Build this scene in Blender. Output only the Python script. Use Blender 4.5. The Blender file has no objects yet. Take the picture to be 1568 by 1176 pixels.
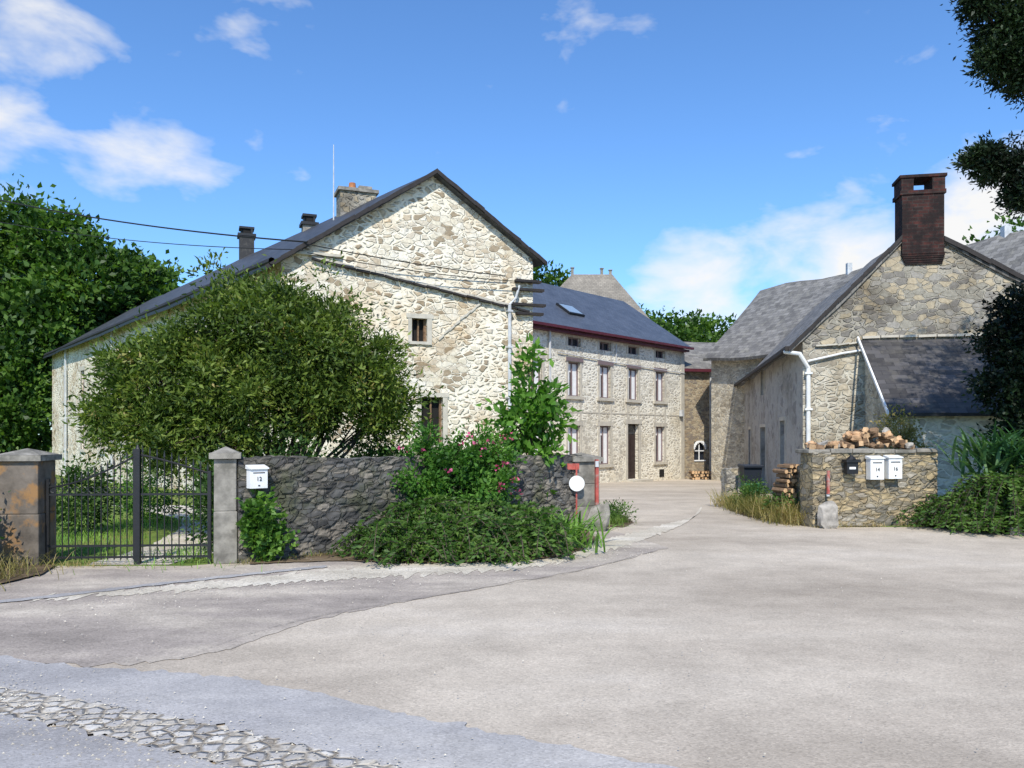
import bpy, math, random
import numpy as np
from mathutils import Vector, Matrix, noise
random.seed(7); rng=np.random.default_rng(11)
scene=bpy.context.scene
COL=scene.collection

# ------------------------------------------------------------ helpers
def g(y):
    if y<=18: return 0.0
    if y>=38: return -0.55
    return -0.55*(y-18)/20.0

def link(ob,parent=None):
    COL.objects.link(ob)
    if parent is not None:
        ob.parent=parent
        ob.matrix_parent_inverse=Matrix.Translation(-parent.location)
    return ob

def group(name,loc=(0,0,0)):
    e=bpy.data.objects.new(name,None); e.location=loc; e.empty_display_size=0.3
    COL.objects.link(e); return e

def mesh(name,verts,faces,mat,parent=None,uvs=None,smooth=False):
    me=bpy.data.meshes.new(name)
    me.from_pydata([tuple(v) for v in verts],[],faces)
    mats=mat if isinstance(mat,(list,tuple)) else [mat]
    for m in mats: me.materials.append(m)
    if uvs is not None:
        l=me.uv_layers.new(name="UVMap")
        for i,uv in enumerate(uvs): l.data[i].uv=uv
    if smooth:
        for p in me.polygons: p.use_smooth=True
    me.update()
    return link(bpy.data.objects.new(name,me),parent)

class MB:
    """collects geometry for one mesh"""
    def __init__(s): s.v=[];s.f=[];s.m=[]
    def add(s,v,f,mi=0):
        o=len(s.v); s.v+= [tuple(p) for p in v]; s.f+=[tuple(i+o for i in q) for q in f]; s.m+=[mi]*len(f)
    def box(s,c,d,rz=0,mi=0,tilt=0):
        x,y,z=d[0]/2,d[1]/2,d[2]/2
        vs=[Vector((a*x,b*y,e*z)) for e in(-1,1) for a,b in((-1,-1),(1,-1),(1,1),(-1,1))]
        R=Matrix.Rotation(rz,3,'Z')@Matrix.Rotation(tilt,3,'Y')
        vs=[R@v+Vector(c) for v in vs]
        s.add(vs,[(0,3,2,1),(4,5,6,7),(0,1,5,4),(1,2,6,5),(2,3,7,6),(3,0,4,7)],mi)
    def cyl(s,p0,p1,r0,r1=None,n=10,mi=0,mcap=None):
        r1=r0 if r1 is None else r1
        p0=Vector(p0);p1=Vector(p1);d=(p1-p0).normalized()
        a=d.orthogonal().normalized();b=d.cross(a)
        vs=[p0+(a*math.cos(t)+b*math.sin(t))*r0 for t in [2*math.pi*i/n for i in range(n)]]
        vs+=[p1+(a*math.cos(t)+b*math.sin(t))*r1 for t in [2*math.pi*i/n for i in range(n)]]
        s.add(vs,[(i,(i+1)%n,n+(i+1)%n,n+i) for i in range(n)],mi)
        s.add(vs,[tuple(range(n))[::-1],tuple(range(n,2*n))],mi if mcap is None else mcap)
    def rock(s,c,r,mi=0,sq=(1,1,1),rough=.45,rot=0):
        import bmesh
        bm=bmesh.new(); bmesh.ops.create_icosphere(bm,subdivisions=2,radius=1)
        off=Vector((random.random()*50,random.random()*50,0)); out=[]; R=Matrix.Rotation(rot,3,'Y')
        for v in bm.verts:
            q=v.co.copy(); m_=max(abs(q.x),abs(q.y),abs(q.z)); q=q.lerp(q/m_*.8,.65)
            k=1+rough*noise.noise(v.co*1.3+off)
            out.append(R@Vector((q.x*r*sq[0]*k,q.y*r*sq[1]*k,q.z*r*sq[2]*k))+Vector(c))
        fs=[tuple(v.index for v in f.verts) for f in bm.faces]; bm.free()
        s.add(out,fs,mi)
    def make(s,name,mats,parent=None,smooth=False,bevel=0):
        me=bpy.data.meshes.new(name); me.from_pydata(s.v,[],s.f)
        mats=mats if isinstance(mats,(list,tuple)) else [mats]
        for m in mats: me.materials.append(m)
        me.polygons.foreach_set("material_index",s.m)
        if smooth: me.polygons.foreach_set("use_smooth",[True]*len(s.f))
        me.update(); ob=link(bpy.data.objects.new(name,me),parent)
        if bevel:
            b=ob.modifiers.new("bevel",'BEVEL'); b.width=bevel; b.segments=2; b.limit_method='ANGLE'
        return ob

class Frame:
    def __init__(s,p0,p1):
        s.o=Vector((p0[0],p0[1],0)); d=Vector((p1[0]-p0[0],p1[1]-p0[1],0)); s.L=d.length
        s.f=d.normalized(); s.n=Vector((s.f.y,-s.f.x,0)); s.rz=math.atan2(s.f.y,s.f.x)
    def p(s,t,z,o=0): return s.o+s.f*t+s.n*o+Vector((0,0,z))
    def bx(s,mb,t0,t1,z0,z1,o0,o1,mi=0):
        vs=[s.p(t,z,o) for z in(z0,z1) for t,o in((t0,o0),(t0,o1),(t1,o1),(t1,o0))]
        mb.add(vs,[(0,3,2,1),(4,5,6,7),(0,1,5,4),(1,2,6,5),(2,3,7,6),(3,0,4,7)],mi)

def wall(name,F,z0,z1,ops,mat,parent,rev=0.22,top=None,t0=0,t1=None):
    t1=F.L if t1 is None else t1
    ts=sorted({t0,t1,*[o[0] for o in ops],*[o[1] for o in ops]})
    zs=sorted({z0,z1,*[o[2] for o in ops],*[o[3] for o in ops]})
    mb=MB()
    for i in range(len(ts)-1):
        for j in range(len(zs)-1):
            tm=(ts[i]+ts[i+1])/2; zm=(zs[j]+zs[j+1])/2
            if any(o[0]<tm<o[1] and o[2]<zm<o[3] for o in ops): continue
            mb.add([F.p(ts[i],zs[j]),F.p(ts[i+1],zs[j]),F.p(ts[i+1],zs[j+1]),F.p(ts[i],zs[j+1])],[(0,1,2,3)])
    for a,b,c,d in [o[:4] for o in ops]:
        q=[(a,c),(b,c),(b,d),(a,d)]
        for k in range(4):
            s1=q[k];s2=q[(k+1)%4]
            mb.add([F.p(*s1),F.p(*s2),F.p(s2[0],s2[1],-rev),F.p(s1[0],s1[1],-rev)],[(3,2,1,0)])
    if top: mb.add([F.p(t,z) for t,z in top],[tuple(range(len(top)))])
    return mb.make(name,mat,parent)

def roof(name,a,b,c,d,th,mat,parent,amp=0.0,nu=16,nv=8,seed=0):
    """a-b eave, c above b, d above a"""
    a,b,c,d=map(Vector,(a,b,c,d)); vs=[];uv=[]
    Lu=(b-a).length; Lv=(d-a).length
    for j in range(nv+1):
        for i in range(nu+1):
            u=i/nu;v=j/nv
            p=(a*(1-u)+b*u)*(1-v)+(d*(1-u)+c*u)*v
            if amp: p=p+Vector((0,0,amp*noise.noise(Vector((p.x*.35+seed,p.y*.35,p.z*.3)))*1.6+amp*.25*noise.noise(p*1.7)))
            vs.append(p);uv.append((u*Lu,v*Lv))
    n=len(vs); vs+=[p-Vector((0,0,th)) for p in vs]
    W=nu+1; fs=[];uvl=[]
    def addf(q):
        fs.append(q)
        for k in q: uvl.append(uv[k%n])
    for j in range(nv):
        for i in range(nu):
            q=(j*W+i,j*W+i+1,(j+1)*W+i+1,(j+1)*W+i); addf(q); addf(tuple(k+n for k in q[::-1]))
    for i in range(nu):
        addf((i+n,i+1+n,i+1,i)); k=nv*W+i; addf((k,k+1,k+1+n,k+n))
    for j in range(nv):
        k=j*W; addf((k,k+W,k+W+n,k+n)); k=j*W+nu; addf((k+n,k+W+n,k+W,k))
    return mesh(name,vs,fs,mat,parent,uvs=uvl)

def tube(mb,pts,rs,n=7,mi=0):
    pts=[Vector(p) for p in pts]; vs=[];fs=[]
    for i,p in enumerate(pts):
        d=(pts[min(i+1,len(pts)-1)]-pts[max(i-1,0)]).normalized()
        a=d.cross(Vector((0.13,0.97,0.2))).normalized(); b=d.cross(a)
        for k in range(n):
            t=2*math.pi*k/n; vs.append(p+(a*math.cos(t)+b*math.sin(t))*rs[i])
    for i in range(len(pts)-1):
        for k in range(n): fs.append((i*n+k,i*n+(k+1)%n,(i+1)*n+(k+1)%n,(i+1)*n+k))
    mb.add(vs,fs,mi)

def cable(name,p0,p1,r,sag,mat,parent,n=14):
    mb=MB();p0=Vector(p0);p1=Vector(p1)
    pts=[p0.lerp(p1,i/n)-Vector((0,0,sag*4*(i/n)*(1-i/n))) for i in range(n+1)]
    tube(mb,pts,[r]*len(pts),5); return mb.make(name,mat,parent)

# --- foliage
def unit(a): return a/np.maximum(np.linalg.norm(a,axis=1,keepdims=True),1e-6)
def leafmesh(name,P,size,asp,mat,parent=None,D=None,spread=1.0,fold=0.25):
    n=len(P); R=rng.normal(size=(n,3))
    D=unit(R) if D is None else unit(D+spread*R*0.6)
    W=unit(np.cross(D,rng.normal(size=(n,3)))); Nn=np.cross(D,W)
    s=(size*rng.uniform(.6,1.35,n))[:,None]
    V=np.empty((n,4,3)); V[:,0]=P; V[:,1]=P+D*s*.45+W*s*asp*.5+Nn*s*fold*asp
    V[:,2]=P+D*s-Nn*s*.1; V[:,3]=P+D*s*.45-W*s*asp*.5+Nn*s*fold*asp
    me=bpy.data.meshes.new(name); me.vertices.add(n*4); me.vertices.foreach_set("co",V.reshape(-1))
    me.loops.add(n*4); me.loops.foreach_set("vertex_index",np.arange(n*4,dtype=np.int32))
    me.polygons.add(n); me.polygons.foreach_set("loop_start",np.arange(0,n*4,4,dtype=np.int32))
    me.polygons.foreach_set("loop_total",np.full(n,4,dtype=np.int32))
    me.materials.append(mat); me.update(calc_edges=True); me.validate()
    return link(bpy.data.objects.new(name,me),parent)

def crown(lobes,nclump,nleaf,cr,inner=.45,flat=.8,wobble=.45,cull=None,wp=1.0):
    """lobes: (x,y,z,rx,ry,rz); cull = noise frequency used to carve gaps"""
    L=np.array(lobes,float); w=(L[:,3]*L[:,5])**wp; w/=w.sum()
    idx=rng.choice(len(L),nclump,p=w)
    d=unit(rng.normal(size=(nclump,3)))
    k=inner+(1-inner)*rng.uniform(0,1,nclump)**.5
    wob=np.array([noise.noise(Vector(v)*3.0+Vector((i*3.1,0,0))) for v,i in zip(d,idx)])
    C=L[idx,:3]+d*L[idx,3:]*(k*(1+wobble*wob))[:,None]
    if cull:
        keep=np.array([noise.noise(Vector(c)*cull)>-.16 for c in C]); C=C[keep]; d=d[keep]
    n=len(C); sz=rng.uniform(.45,1.4,n)
    cl=np.repeat(np.arange(n),nleaf)
    off=rng.normal(size=(len(cl),3))*np.array([1,1,flat])*cr*.5*sz[cl][:,None]
    P=C[cl]+off; D=unit(off+d[cl]*cr*.4+np.array([0,0,.1])*cr)
    return P,D

def blades(name,bases,h,wd,mat,parent=None,droop=.5,seg=4,lean=.5):
    mb=MB()
    for b in bases:
        b=Vector(b); az=random.uniform(0,6.283); hh=h*random.uniform(.6,1.2); w=wd*random.uniform(.7,1.2)
        out=Vector((math.cos(az),math.sin(az),0)); side=Vector((-out.y,out.x,0)); le=lean*random.uniform(.2,1.2); dr=droop*random.uniform(.3,1.3)
        vs=[]
        for i in range(seg+1):
            t=i/seg; p=b+out*(hh*(le*t+dr*t*t*.6))+Vector((0,0,hh*(t*(1-.25*le)-dr*.65*t*t*t)))
            ww=w*(1-t)**.7*(.6+.8*t if t<.5 else 1)
            vs+=[p-side*ww/2,p+side*ww/2]
        mb.add(vs,[(2*i,2*i+1,2*i+3,2*i+2) for i in range(seg)])
    return mb.make(name,mat,parent)

# ------------------------------------------------------------ materials
def newmat(name,rough=.8,spec=.3):
    m=bpy.data.materials.new(name); m.use_nodes=True; nt=m.node_tree; b=nt.nodes["Principled BSDF"]
    b.inputs["Roughness"].default_value=rough; b.inputs["Specular IOR Level"].default_value=spec
    return m,nt,b
def nd(nt,t,**kw):
    n=nt.nodes.new(t)
    for k,v in kw.items(): setattr(n,k,v)
    return n
def ramp(nt,fac,stops,interp='LINEAR'):
    r=nd(nt,'ShaderNodeValToRGB'); r.color_ramp.interpolation=interp
    e=r.color_ramp.elements
    while len(e)>1: e.remove(e[-1])
    e[0].position=stops[0][0]; e[0].color=(*stops[0][1],1)
    for p,c in stops[1:]:
        x=e.new(p); x.color=(*c,1)
    nt.links.new(fac,r.inputs[0]); return r.outputs[0]
def mix(nt,f,a,b,mode='MIX'):
    m=nd(nt,'ShaderNodeMixRGB',blend_type=mode)
    for s,v in((0,f),(1,a),(2,b)):
        if hasattr(v,'links'): nt.links.new(v,m.inputs[s])
        else: m.inputs[s].default_value=v if s==0 else (*v,1)
    return m.outputs[0]
def noi(nt,vec,sc,det=4,rough=.6):
    n=nd(nt,'ShaderNodeTexNoise'); n.inputs['Scale'].default_value=sc; n.inputs['Detail'].default_value=min(det,5); n.inputs['Roughness'].default_value=rough
    nt.links.new(vec,n.inputs['Vector']); return n
def pos(nt): return nd(nt,'ShaderNodeNewGeometry').outputs['Position']
def bump(nt,b,h,st,dist=.02):
    bp=nd(nt,'ShaderNodeBump'); bp.inputs['Strength'].default_value=st; bp.inputs['Distance'].default_value=dist
    nt.links.new(h,bp.inputs['Height']); nt.links.new(bp.outputs[0],b.inputs['Normal'])
def g3(v): return (v,v,v)

def plain(name,c,rough=.7,var=.25,sc=6,spec=.3,metal=0,patch=None):
    m,nt,b=newmat(name,rough,spec); b.inputs['Metallic'].default_value=metal
    P=pos(nt); n=noi(nt,P,sc,5)
    c0=tuple(x*(1-var) for x in c); c1=tuple(min(1,x*(1+var)) for x in c)
    cc=ramp(nt,n.outputs['Fac'],[(.3,c0),(.7,c1)])
    if patch:
        pn=noi(nt,P,3.2,4,.7); cc=mix(nt,ramp(nt,pn.outputs['Fac'],[(.5,g3(0)),(.62,g3(.8))]),cc,patch)
    nt.links.new(cc,b.inputs['Base Color'])
    n2=noi(nt,P,sc*8,2); bump(nt,b,n2.outputs['Fac'],.25,.01)
    return m

def stone(name,mortar,cols,sc=3.2,zs=2.0,mw=.06,cover=.5,stain=(.45,.4,.3),st=.35,bstr=.7,moss=None):
    m,nt,b=newmat(name,.92,.15); P=pos(nt)
    dn=noi(nt,P,2.5,2); sub=nd(nt,'ShaderNodeVectorMath',operation='SCALE'); sub.inputs['Scale'].default_value=.2
    nt.links.new(dn.outputs['Color'],sub.inputs[0])
    ad=nd(nt,'ShaderNodeVectorMath',operation='ADD'); nt.links.new(P,ad.inputs[0]); nt.links.new(sub.outputs[0],ad.inputs[1])
    mp=nd(nt,'ShaderNodeMapping'); mp.inputs['Scale'].default_value=(sc,sc,sc*zs); nt.links.new(ad.outputs[0],mp.inputs[0])
    v=nd(nt,'ShaderNodeTexVoronoi'); v.inputs['Scale'].default_value=1; nt.links.new(mp.outputs[0],v.inputs['Vector'])
    ve=nd(nt,'ShaderNodeTexVoronoi',feature='DISTANCE_TO_EDGE'); ve.inputs['Scale'].default_value=1; nt.links.new(mp.outputs[0],ve.inputs['Vector'])
    sp=nd(nt,'ShaderNodeSeparateColor'); nt.links.new(v.outputs['Color'],sp.inputs[0])
    k=len(cols); sc_col=ramp(nt,sp.outputs[0],[(i/k,c) for i,c in enumerate(cols)],'CONSTANT')
    fn=noi(nt,P,14,5); sc_col=mix(nt,.55,sc_col,ramp(nt,fn.outputs['Fac'],[(.3,g3(.4)),(.7,g3(1.05))]),'MULTIPLY')
    big=noi(nt,P,.8,3)
    mr=nd(nt,'ShaderNodeMapRange'); nt.links.new(big.outputs['Fac'],mr.inputs[0]); mr.inputs[1].default_value=.35; mr.inputs[2].default_value=.68
    mr.inputs[3].default_value=mw*.5; mr.inputs[4].default_value=mw*(1+4*cover)
    jn=noi(nt,P,9,3); ja=nd(nt,'ShaderNodeMath',operation='MULTIPLY_ADD'); nt.links.new(jn.outputs['Fac'],ja.inputs[0]); ja.inputs[1].default_value=-.24; nt.links.new(ve.outputs['Distance'],ja.inputs[2])
    ja2=nd(nt,'ShaderNodeMath',operation='ADD'); nt.links.new(ja.outputs[0],ja2.inputs[0]); ja2.inputs[1].default_value=.12
    dv=nd(nt,'ShaderNodeMath',operation='DIVIDE',use_clamp=True); nt.links.new(ja2.outputs[0],dv.inputs[0]); nt.links.new(mr.outputs[0],dv.inputs[1])
    mask=ramp(nt,dv.outputs[0],[(.4,g3(0)),(.95,g3(1))])
    mo=mix(nt,.5,mortar,ramp(nt,fn.outputs['Fac'],[(.35,g3(.65)),(.65,g3(1.0))]),'MULTIPLY')
    c=mix(nt,mask,mo,sc_col)
    sn=noi(nt,P,.55,5,.7); sf=ramp(nt,sn.outputs['Fac'],[(.48,g3(0)),(.72,g3(st*1.6))])
    c=mix(nt,sf,c,mix(nt,1.0,c,stain,'MULTIPLY'))
    if moss:
        mn=noi(nt,P,1.6,5,.7); c=mix(nt,ramp(nt,mn.outputs['Fac'],[(.52,g3(0)),(.66,g3(.7))]),c,moss)
    nt.links.new(c,b.inputs['Base Color'])
    hh=mix(nt,.35,mask,fn.outputs['Color'],'ADD'); bump(nt,b,hh,bstr,.035)
    return m

def slate(name,c,sc=1.0,var=.35,moss=None,rough=.5,bw=.22,rh=.13):
    m,nt,b=newmat(name,rough,.4)
    uv=nd(nt,'ShaderNodeUVMap'); br=nd(nt,'ShaderNodeTexBrick'); nt.links.new(uv.outputs[0],br.inputs['Vector'])
    br.inputs['Scale'].default_value=sc; br.inputs['Brick Width'].default_value=bw; br.inputs['Row Height'].default_value=rh
    br.inputs['Mortar Size'].default_value=.006; br.inputs['Mortar Smooth'].default_value=.2; br.inputs['Bias'].default_value=0
    br.inputs['Color1'].default_value=(*[x*(1-var) for x in c],1); br.inputs['Color2'].default_value=(*[x*(1+var) for x in c],1)
    br.inputs['Mortar'].default_value=(*[x*.35 for x in c],1)
    P=pos(nt); n=noi(nt,P,1.3,5,.7); col=mix(nt,.6,br.outputs['Color'],ramp(nt,n.outputs['Fac'],[(.3,g3(.5)),(.7,g3(1.3))]),'MULTIPLY')
    if moss:
        n2=noi(nt,P,3.5,5,.75); col=mix(nt,ramp(nt,n2.outputs['Fac'],[(.5,g3(0)),(.7,g3(.7))]),col,moss)
    nt.links.new(col,b.inputs['Base Color']); bump(nt,b,br.outputs['Color'],.6,.02)
    return m

def foliage(name,dark,mid,light,tip=None,trans=.3,nsc=1.0):
    m,nt,b=newmat(name,.5,.3); G=nd(nt,'ShaderNodeNewGeometry'); P=G.outputs['Position']
    n=noi(nt,P,nsc,2); a=nd(nt,'ShaderNodeMath',operation='MULTIPLY_ADD'); nt.links.new(G.outputs['Random Per Island'],a.inputs[0]); a.inputs[1].default_value=.5
    s=nd(nt,'ShaderNodeMath',operation='MULTIPLY_ADD'); nt.links.new(n.outputs['Fac'],s.inputs[0]); s.inputs[1].default_value=2.0; s.inputs[2].default_value=-.78
    nt.links.new(s.outputs[0],a.inputs[2])
    stops=[(.0,dark),(.45,mid),(.85,light)]
    if tip: stops.append((1.0,tip))
    c=ramp(nt,a.outputs[0],stops); nt.links.new(c,b.inputs['Base Color'])
    t=nd(nt,'ShaderNodeBsdfTranslucent'); nt.links.new(mix(nt,1.0,c,(1.3,1.5,.6),'MULTIPLY'),t.inputs['Color'])
    ms=nd(nt,'ShaderNodeMixShader'); ms.inputs[0].default_value=trans
    nt.links.new(b.outputs[0],ms.inputs[1]); nt.links.new(t.outputs[0],ms.inputs[2])
    nt.links.new(ms.outputs[0],nt.nodes['Material Output'].inputs[0]); return m

M={}
M['cream']=stone('cream_rubble_stone',(.86,.79,.64),[(.78,.7,.54),(.6,.5,.36),(.84,.77,.62),(.4,.32,.22),(.8,.72,.57),(.68,.6,.47),(.86,.8,.67)],4.0,1.9,.07,.9,(.75,.58,.38),.5,1.0)
M['pale']=stone('pale_rubble_stone',(.86,.81,.68),[(.76,.7,.57),(.62,.57,.46),(.82,.76,.62),(.56,.51,.42)],4.2,1.9,.08,.9,(.75,.66,.52),.35,.6)
M['grey']=stone('grey_rubble_stone',(.43,.395,.32),[(.36,.335,.275),(.48,.41,.29),(.26,.24,.21),(.52,.44,.31),(.38,.355,.31)],4.2,1.8,.07,.5,(.42,.39,.36),.7,1.0)
M['lime']=stone('limewashed_rubble_stone',(.62,.58,.48),[(.5,.45,.36),(.62,.55,.42),(.4,.36,.29),(.68,.62,.5)],4.4,1.8,.07,.5,(.55,.48,.38),.6,1.0)
M['render']=stone('grey_rendered_wall',(.46,.44,.4),[(.42,.4,.36),(.5,.47,.42),(.33,.31,.29)],2.2,1.5,.05,1.6,(.6,.57,.53),.6,.4)
M['dark']=stone('dark_rubble_stone',(.13,.122,.105),[(.12,.115,.108),(.19,.175,.15),(.075,.073,.07),(.26,.23,.19),(.14,.137,.13)],5.5,2.0,.06,.3,(.5,.47,.43),.5,1.0,moss=(.08,.085,.045))
M['mail']=stone('mailbox_wall_stone',(.34,.29,.2),[(.44,.35,.22),(.3,.26,.19),(.5,.4,.24),(.22,.2,.16),(.4,.36,.29)],5.0,2.4,.06,.4,(.5,.46,.4),.5,1.0)
M['brown']=stone('brown_rubble_stone',(.4,.34,.24),[(.32,.25,.17),(.43,.35,.24),(.25,.21,.17)],5,2.0,.06,.4,(.6,.5,.4),.4,.8)
M['dressed']=plain('dressed_limestone',(.5,.46,.38),.85,.18,4)
M['pillar']=plain('weathered_pillar_stone',(.25,.23,.195),.9,.45,5,patch=(.13,.122,.1))
M['rust']=plain('lichen_gate_stone',(.15,.125,.1),.9,.5,4,patch=(.32,.17,.06))
M['slate_dark']=slate('dark_slate',(.055,.055,.057))
M['slate_blue']=slate('blue_slate',(.085,.095,.115),var=.12,rough=.45)
M['slate_old']=slate('old_grey_slate',(.19,.18,.165),var=.35,moss=(.27,.255,.21),rough=.75,bw=.3,rh=.17)
M['slate_lean']=slate('lean_to_slate',(.072,.068,.068),var=.45,moss=(.12,.11,.09),rough=.6,bw=.34,rh=.2)
M['slate_tan']=slate('tan_slate',(.24,.21,.17),var=.15,rough=.7)
M['trim']=plain('dark_verge_timber',(.03,.025,.023),.6,.3)
M['redtrim']=plain('oxblood_gutter',(.09,.018,.028),.5,.2)
M['zinc']=plain('pale_zinc',(.5,.51,.51),.45,.2,5,.5)
M['white']=plain('white_paint',(.75,.75,.73),.5,.1,5)
M['black']=plain('black_iron',(.012,.012,.013),.5,.3,8,.5)
M['rubber']=plain('cable_black',(.015,.015,.015),.6,.1)
M['door']=plain('dark_wood_door',(.035,.022,.02),.5,.3)
M['frame']=plain('mauve_window_frame',(.2,.15,.15),.5,.1)
M['curtain']=plain('white_net_curtain',(.8,.8,.79),.9,.08)
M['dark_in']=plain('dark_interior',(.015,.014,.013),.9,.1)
M['red']=plain('faded_red_paint',(.42,.09,.07),.7,.3,9,patch=(.35,.28,.24))
M['terra']=plain('terracotta',(.42,.17,.07),.8,.3)
M['bark']=plain('bark',(.075,.058,.042),.9,.4,10)
M['bin']=plain('bin_plastic',(.018,.022,.03),.45,.1); M['bingreen']=plain('bin_green_plastic',(.03,.14,.06),.45,.1)
M['logside']=plain('log_bark',(.19,.12,.07),.9,.4,12); M['logend']=plain('cut_wood',(.55,.36,.2),.8,.3,15)
M['rock']=plain('grey_rock',(.34,.31,.27),.9,.4,9); M['rock2']=plain('orange_rock',(.5,.31,.17),.9,.4,9)
m,nt,b=newmat('window_glass',.06,.6); b.inputs['Base Color'].default_value=(.02,.025,.035,1); M['glass']=m
m,nt,b=newmat('skylight_glass',.15,.8); b.inputs['Base Color'].default_value=(.25,.32,.38,1); M['skyglass']=m
m,nt,b=newmat('sooty_brick',.9,.15); P=pos(nt)
mp=nd(nt,'ShaderNodeMapping'); mp.inputs['Rotation'].default_value=(math.radians(90),0,0); nt.links.new(P,mp.inputs[0])
br=nd(nt,'ShaderNodeTexBrick'); nt.links.new(mp.outputs[0],br.inputs['Vector']); br.inputs['Scale'].default_value=1; br.inputs['Brick Width'].default_value=.23; br.inputs['Row Height'].default_value=.085; br.inputs['Mortar Size'].default_value=.009
br.inputs['Color1'].default_value=(.12,.04,.032,1); br.inputs['Color2'].default_value=(.04,.024,.022,1); br.inputs['Mortar'].default_value=(.07,.06,.052,1)
n=noi(nt,P,1.8,5,.7); c=mix(nt,ramp(nt,n.outputs['Fac'],[(.38,g3(.15)),(.56,g3(.9))]),br.outputs['Color'],(.018,.015,.015)); nt.links.new(c,b.inputs['Base Color']); bump(nt,b,br.outputs['Fac'],-.6,.02); M['brick']=m

M['f_shrub']=foliage('olive_shrub_leaves',(.025,.05,.008),(.095,.15,.024),(.2,.26,.045),(.33,.27,.1),.3,1.7)
M['f_tree']=foliage('woodland_leaves',(.012,.035,.006),(.055,.12,.018),(.13,.23,.035),None,.3,.5)
M['f_dark']=foliage('dark_conifer_leaves',(.004,.009,.005),(.01,.024,.009),(.025,.05,.015),None,.1,.9)
M['f_rose']=foliage('rose_leaves',(.03,.09,.012),(.075,.19,.026),(.15,.3,.05),None,.35,2)
M['f_sap']=foliage('sapling_leaves',(.04,.11,.013),(.095,.23,.028),(.19,.36,.06),None,.4,2)
M['f_cot']=foliage('low_shrub_leaves',(.028,.065,.014),(.07,.145,.026),(.145,.24,.05),None,.35,2.5)
M['f_hedge']=foliage('hedge_leaves',(.02,.05,.012),(.05,.11,.022),(.1,.18,.04),None,.3,2.5)
M['f_iris']=foliage('iris_leaves',(.09,.19,.03),(.18,.33,.06),(.3,.46,.1),None,.35,2)
M['f_yucca']=foliage('yucca_leaves',(.02,.065,.028),(.055,.14,.05),(.12,.21,.08),None,.25,2)
M['f_dry']=foliage('dry_grass_blades',(.1,.12,.03),(.28,.24,.08),(.45,.34,.16),None,.3,1.5)
M['f_green']=foliage('green_grass_blades',(.06,.12,.02),(.13,.22,.04),(.24,.33,.08),None,.3,1.5)
M['f_ivy']=foliage('ivy_leaves',(.04,.1,.015),(.09,.2,.03),(.17,.3,.05),None,.35,3)
M['f_pink']=foliage('pink_petals',(.4,.04,.12),(.6,.08,.22),(.7,.16,.32),None,.3,3)

def asphalt(name,cols,sp=.5,big=.35,fine=60,b_=.5):
    m,nt,b=newmat(name,.92,.15); P=pos(nt)
    mpp=nd(nt,'ShaderNodeMapping'); mpp.inputs['Rotation'].default_value=(0,0,math.radians(-25)); mpp.inputs['Scale'].default_value=(.6,1.5,1); nt.links.new(P,mpp.inputs[0])
    n=noi(nt,mpp.outputs[0],big,5,.62); c=ramp(nt,n.outputs['Fac'],[(.28,cols[0]),(.45,cols[1]),(.56,cols[2]),(.72,cols[3])])
    n3=noi(nt,P,1.4,5,.75); c=mix(nt,.6,c,ramp(nt,n3.outputs['Fac'],[(.3,g3(.7)),(.7,g3(1.18))]),'MULTIPLY')
    v=nd(nt,'ShaderNodeTexVoronoi'); v.inputs['Scale'].default_value=fine; nt.links.new(P,v.inputs['Vector'])
    s=nd(nt,'ShaderNodeSeparateColor'); nt.links.new(v.outputs['Color'],s.inputs[0])
    c=mix(nt,sp,c,ramp(nt,s.outputs[0],[(0,g3(.5)),(.3,g3(.9)),(.8,g3(1.08)),(1,g3(1.4))]),'MULTIPLY')
    nt.links.new(c,b.inputs['Base Color']); n2=noi(nt,P,fine*.8,2); bump(nt,b,n2.outputs['Fac'],b_,.01); return m
M['asph']=asphalt('dusty_asphalt',[(.36,.305,.24),(.46,.395,.315),(.52,.45,.36),(.58,.51,.42)],.4,.35,80,.45)
M['asph_grey']=asphalt('grey_asphalt',[(.29,.275,.265),(.36,.345,.335),(.42,.4,.38),(.5,.47,.43)],.4,.6,80,.45)
M['asph_worn']=asphalt('worn_apron',[(.25,.215,.185),(.36,.31,.265),(.46,.4,.33),(.62,.55,.45)],.45,.8,70,.5)
M['gravel']=asphalt('pale_gravel',[(.44,.39,.31),(.54,.485,.39),(.62,.56,.46),(.7,.65,.55)],.5,1.2,55,.7)
M['crack']=plain('tar_crack',(.2,.175,.15),.9,.4,12)
M['soil']=asphalt('dark_soil',[(.07,.05,.03),(.11,.08,.05),(.17,.125,.08),(.24,.185,.12)],.5,1.5,50)
m,nt,b=newmat('grass_ground',.95,.1); P=pos(nt); n=noi(nt,P,.7,5,.7)
nt.links.new(ramp(nt,n.outputs['Fac'],[(.3,(.08,.12,.03)),(.5,(.16,.22,.05)),(.7,(.26,.26,.08))]),b.inputs['Base Color']); n2=noi(nt,P,25,3); bump(nt,b,n2.outputs['Fac'],1,.04); M['grass']=m
m,nt,b=newmat('worn_cobbles',.9,.2); P=pos(nt)
dn=noi(nt,P,6,2); dd=mix(nt,.05,P,dn.outputs['Color'],'ADD')
v=nd(nt,'ShaderNodeTexVoronoi',feature='DISTANCE_TO_EDGE'); v.inputs['Scale'].default_value=11; v.inputs['Randomness'].default_value=.8; nt.links.new(dd,v.inputs['Vector'])
n=noi(nt,P,2.6,5,.75); edge=ramp(nt,v.outputs['Distance'],[(.02,g3(0)),(.2,g3(1))])
vc=nd(nt,'ShaderNodeTexVoronoi'); vc.inputs['Scale'].default_value=11; vc.inputs['Randomness'].default_value=.8; nt.links.new(dd,vc.inputs['Vector']); s=nd(nt,'ShaderNodeSeparateColor'); nt.links.new(vc.outputs['Color'],s.inputs[0])
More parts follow.
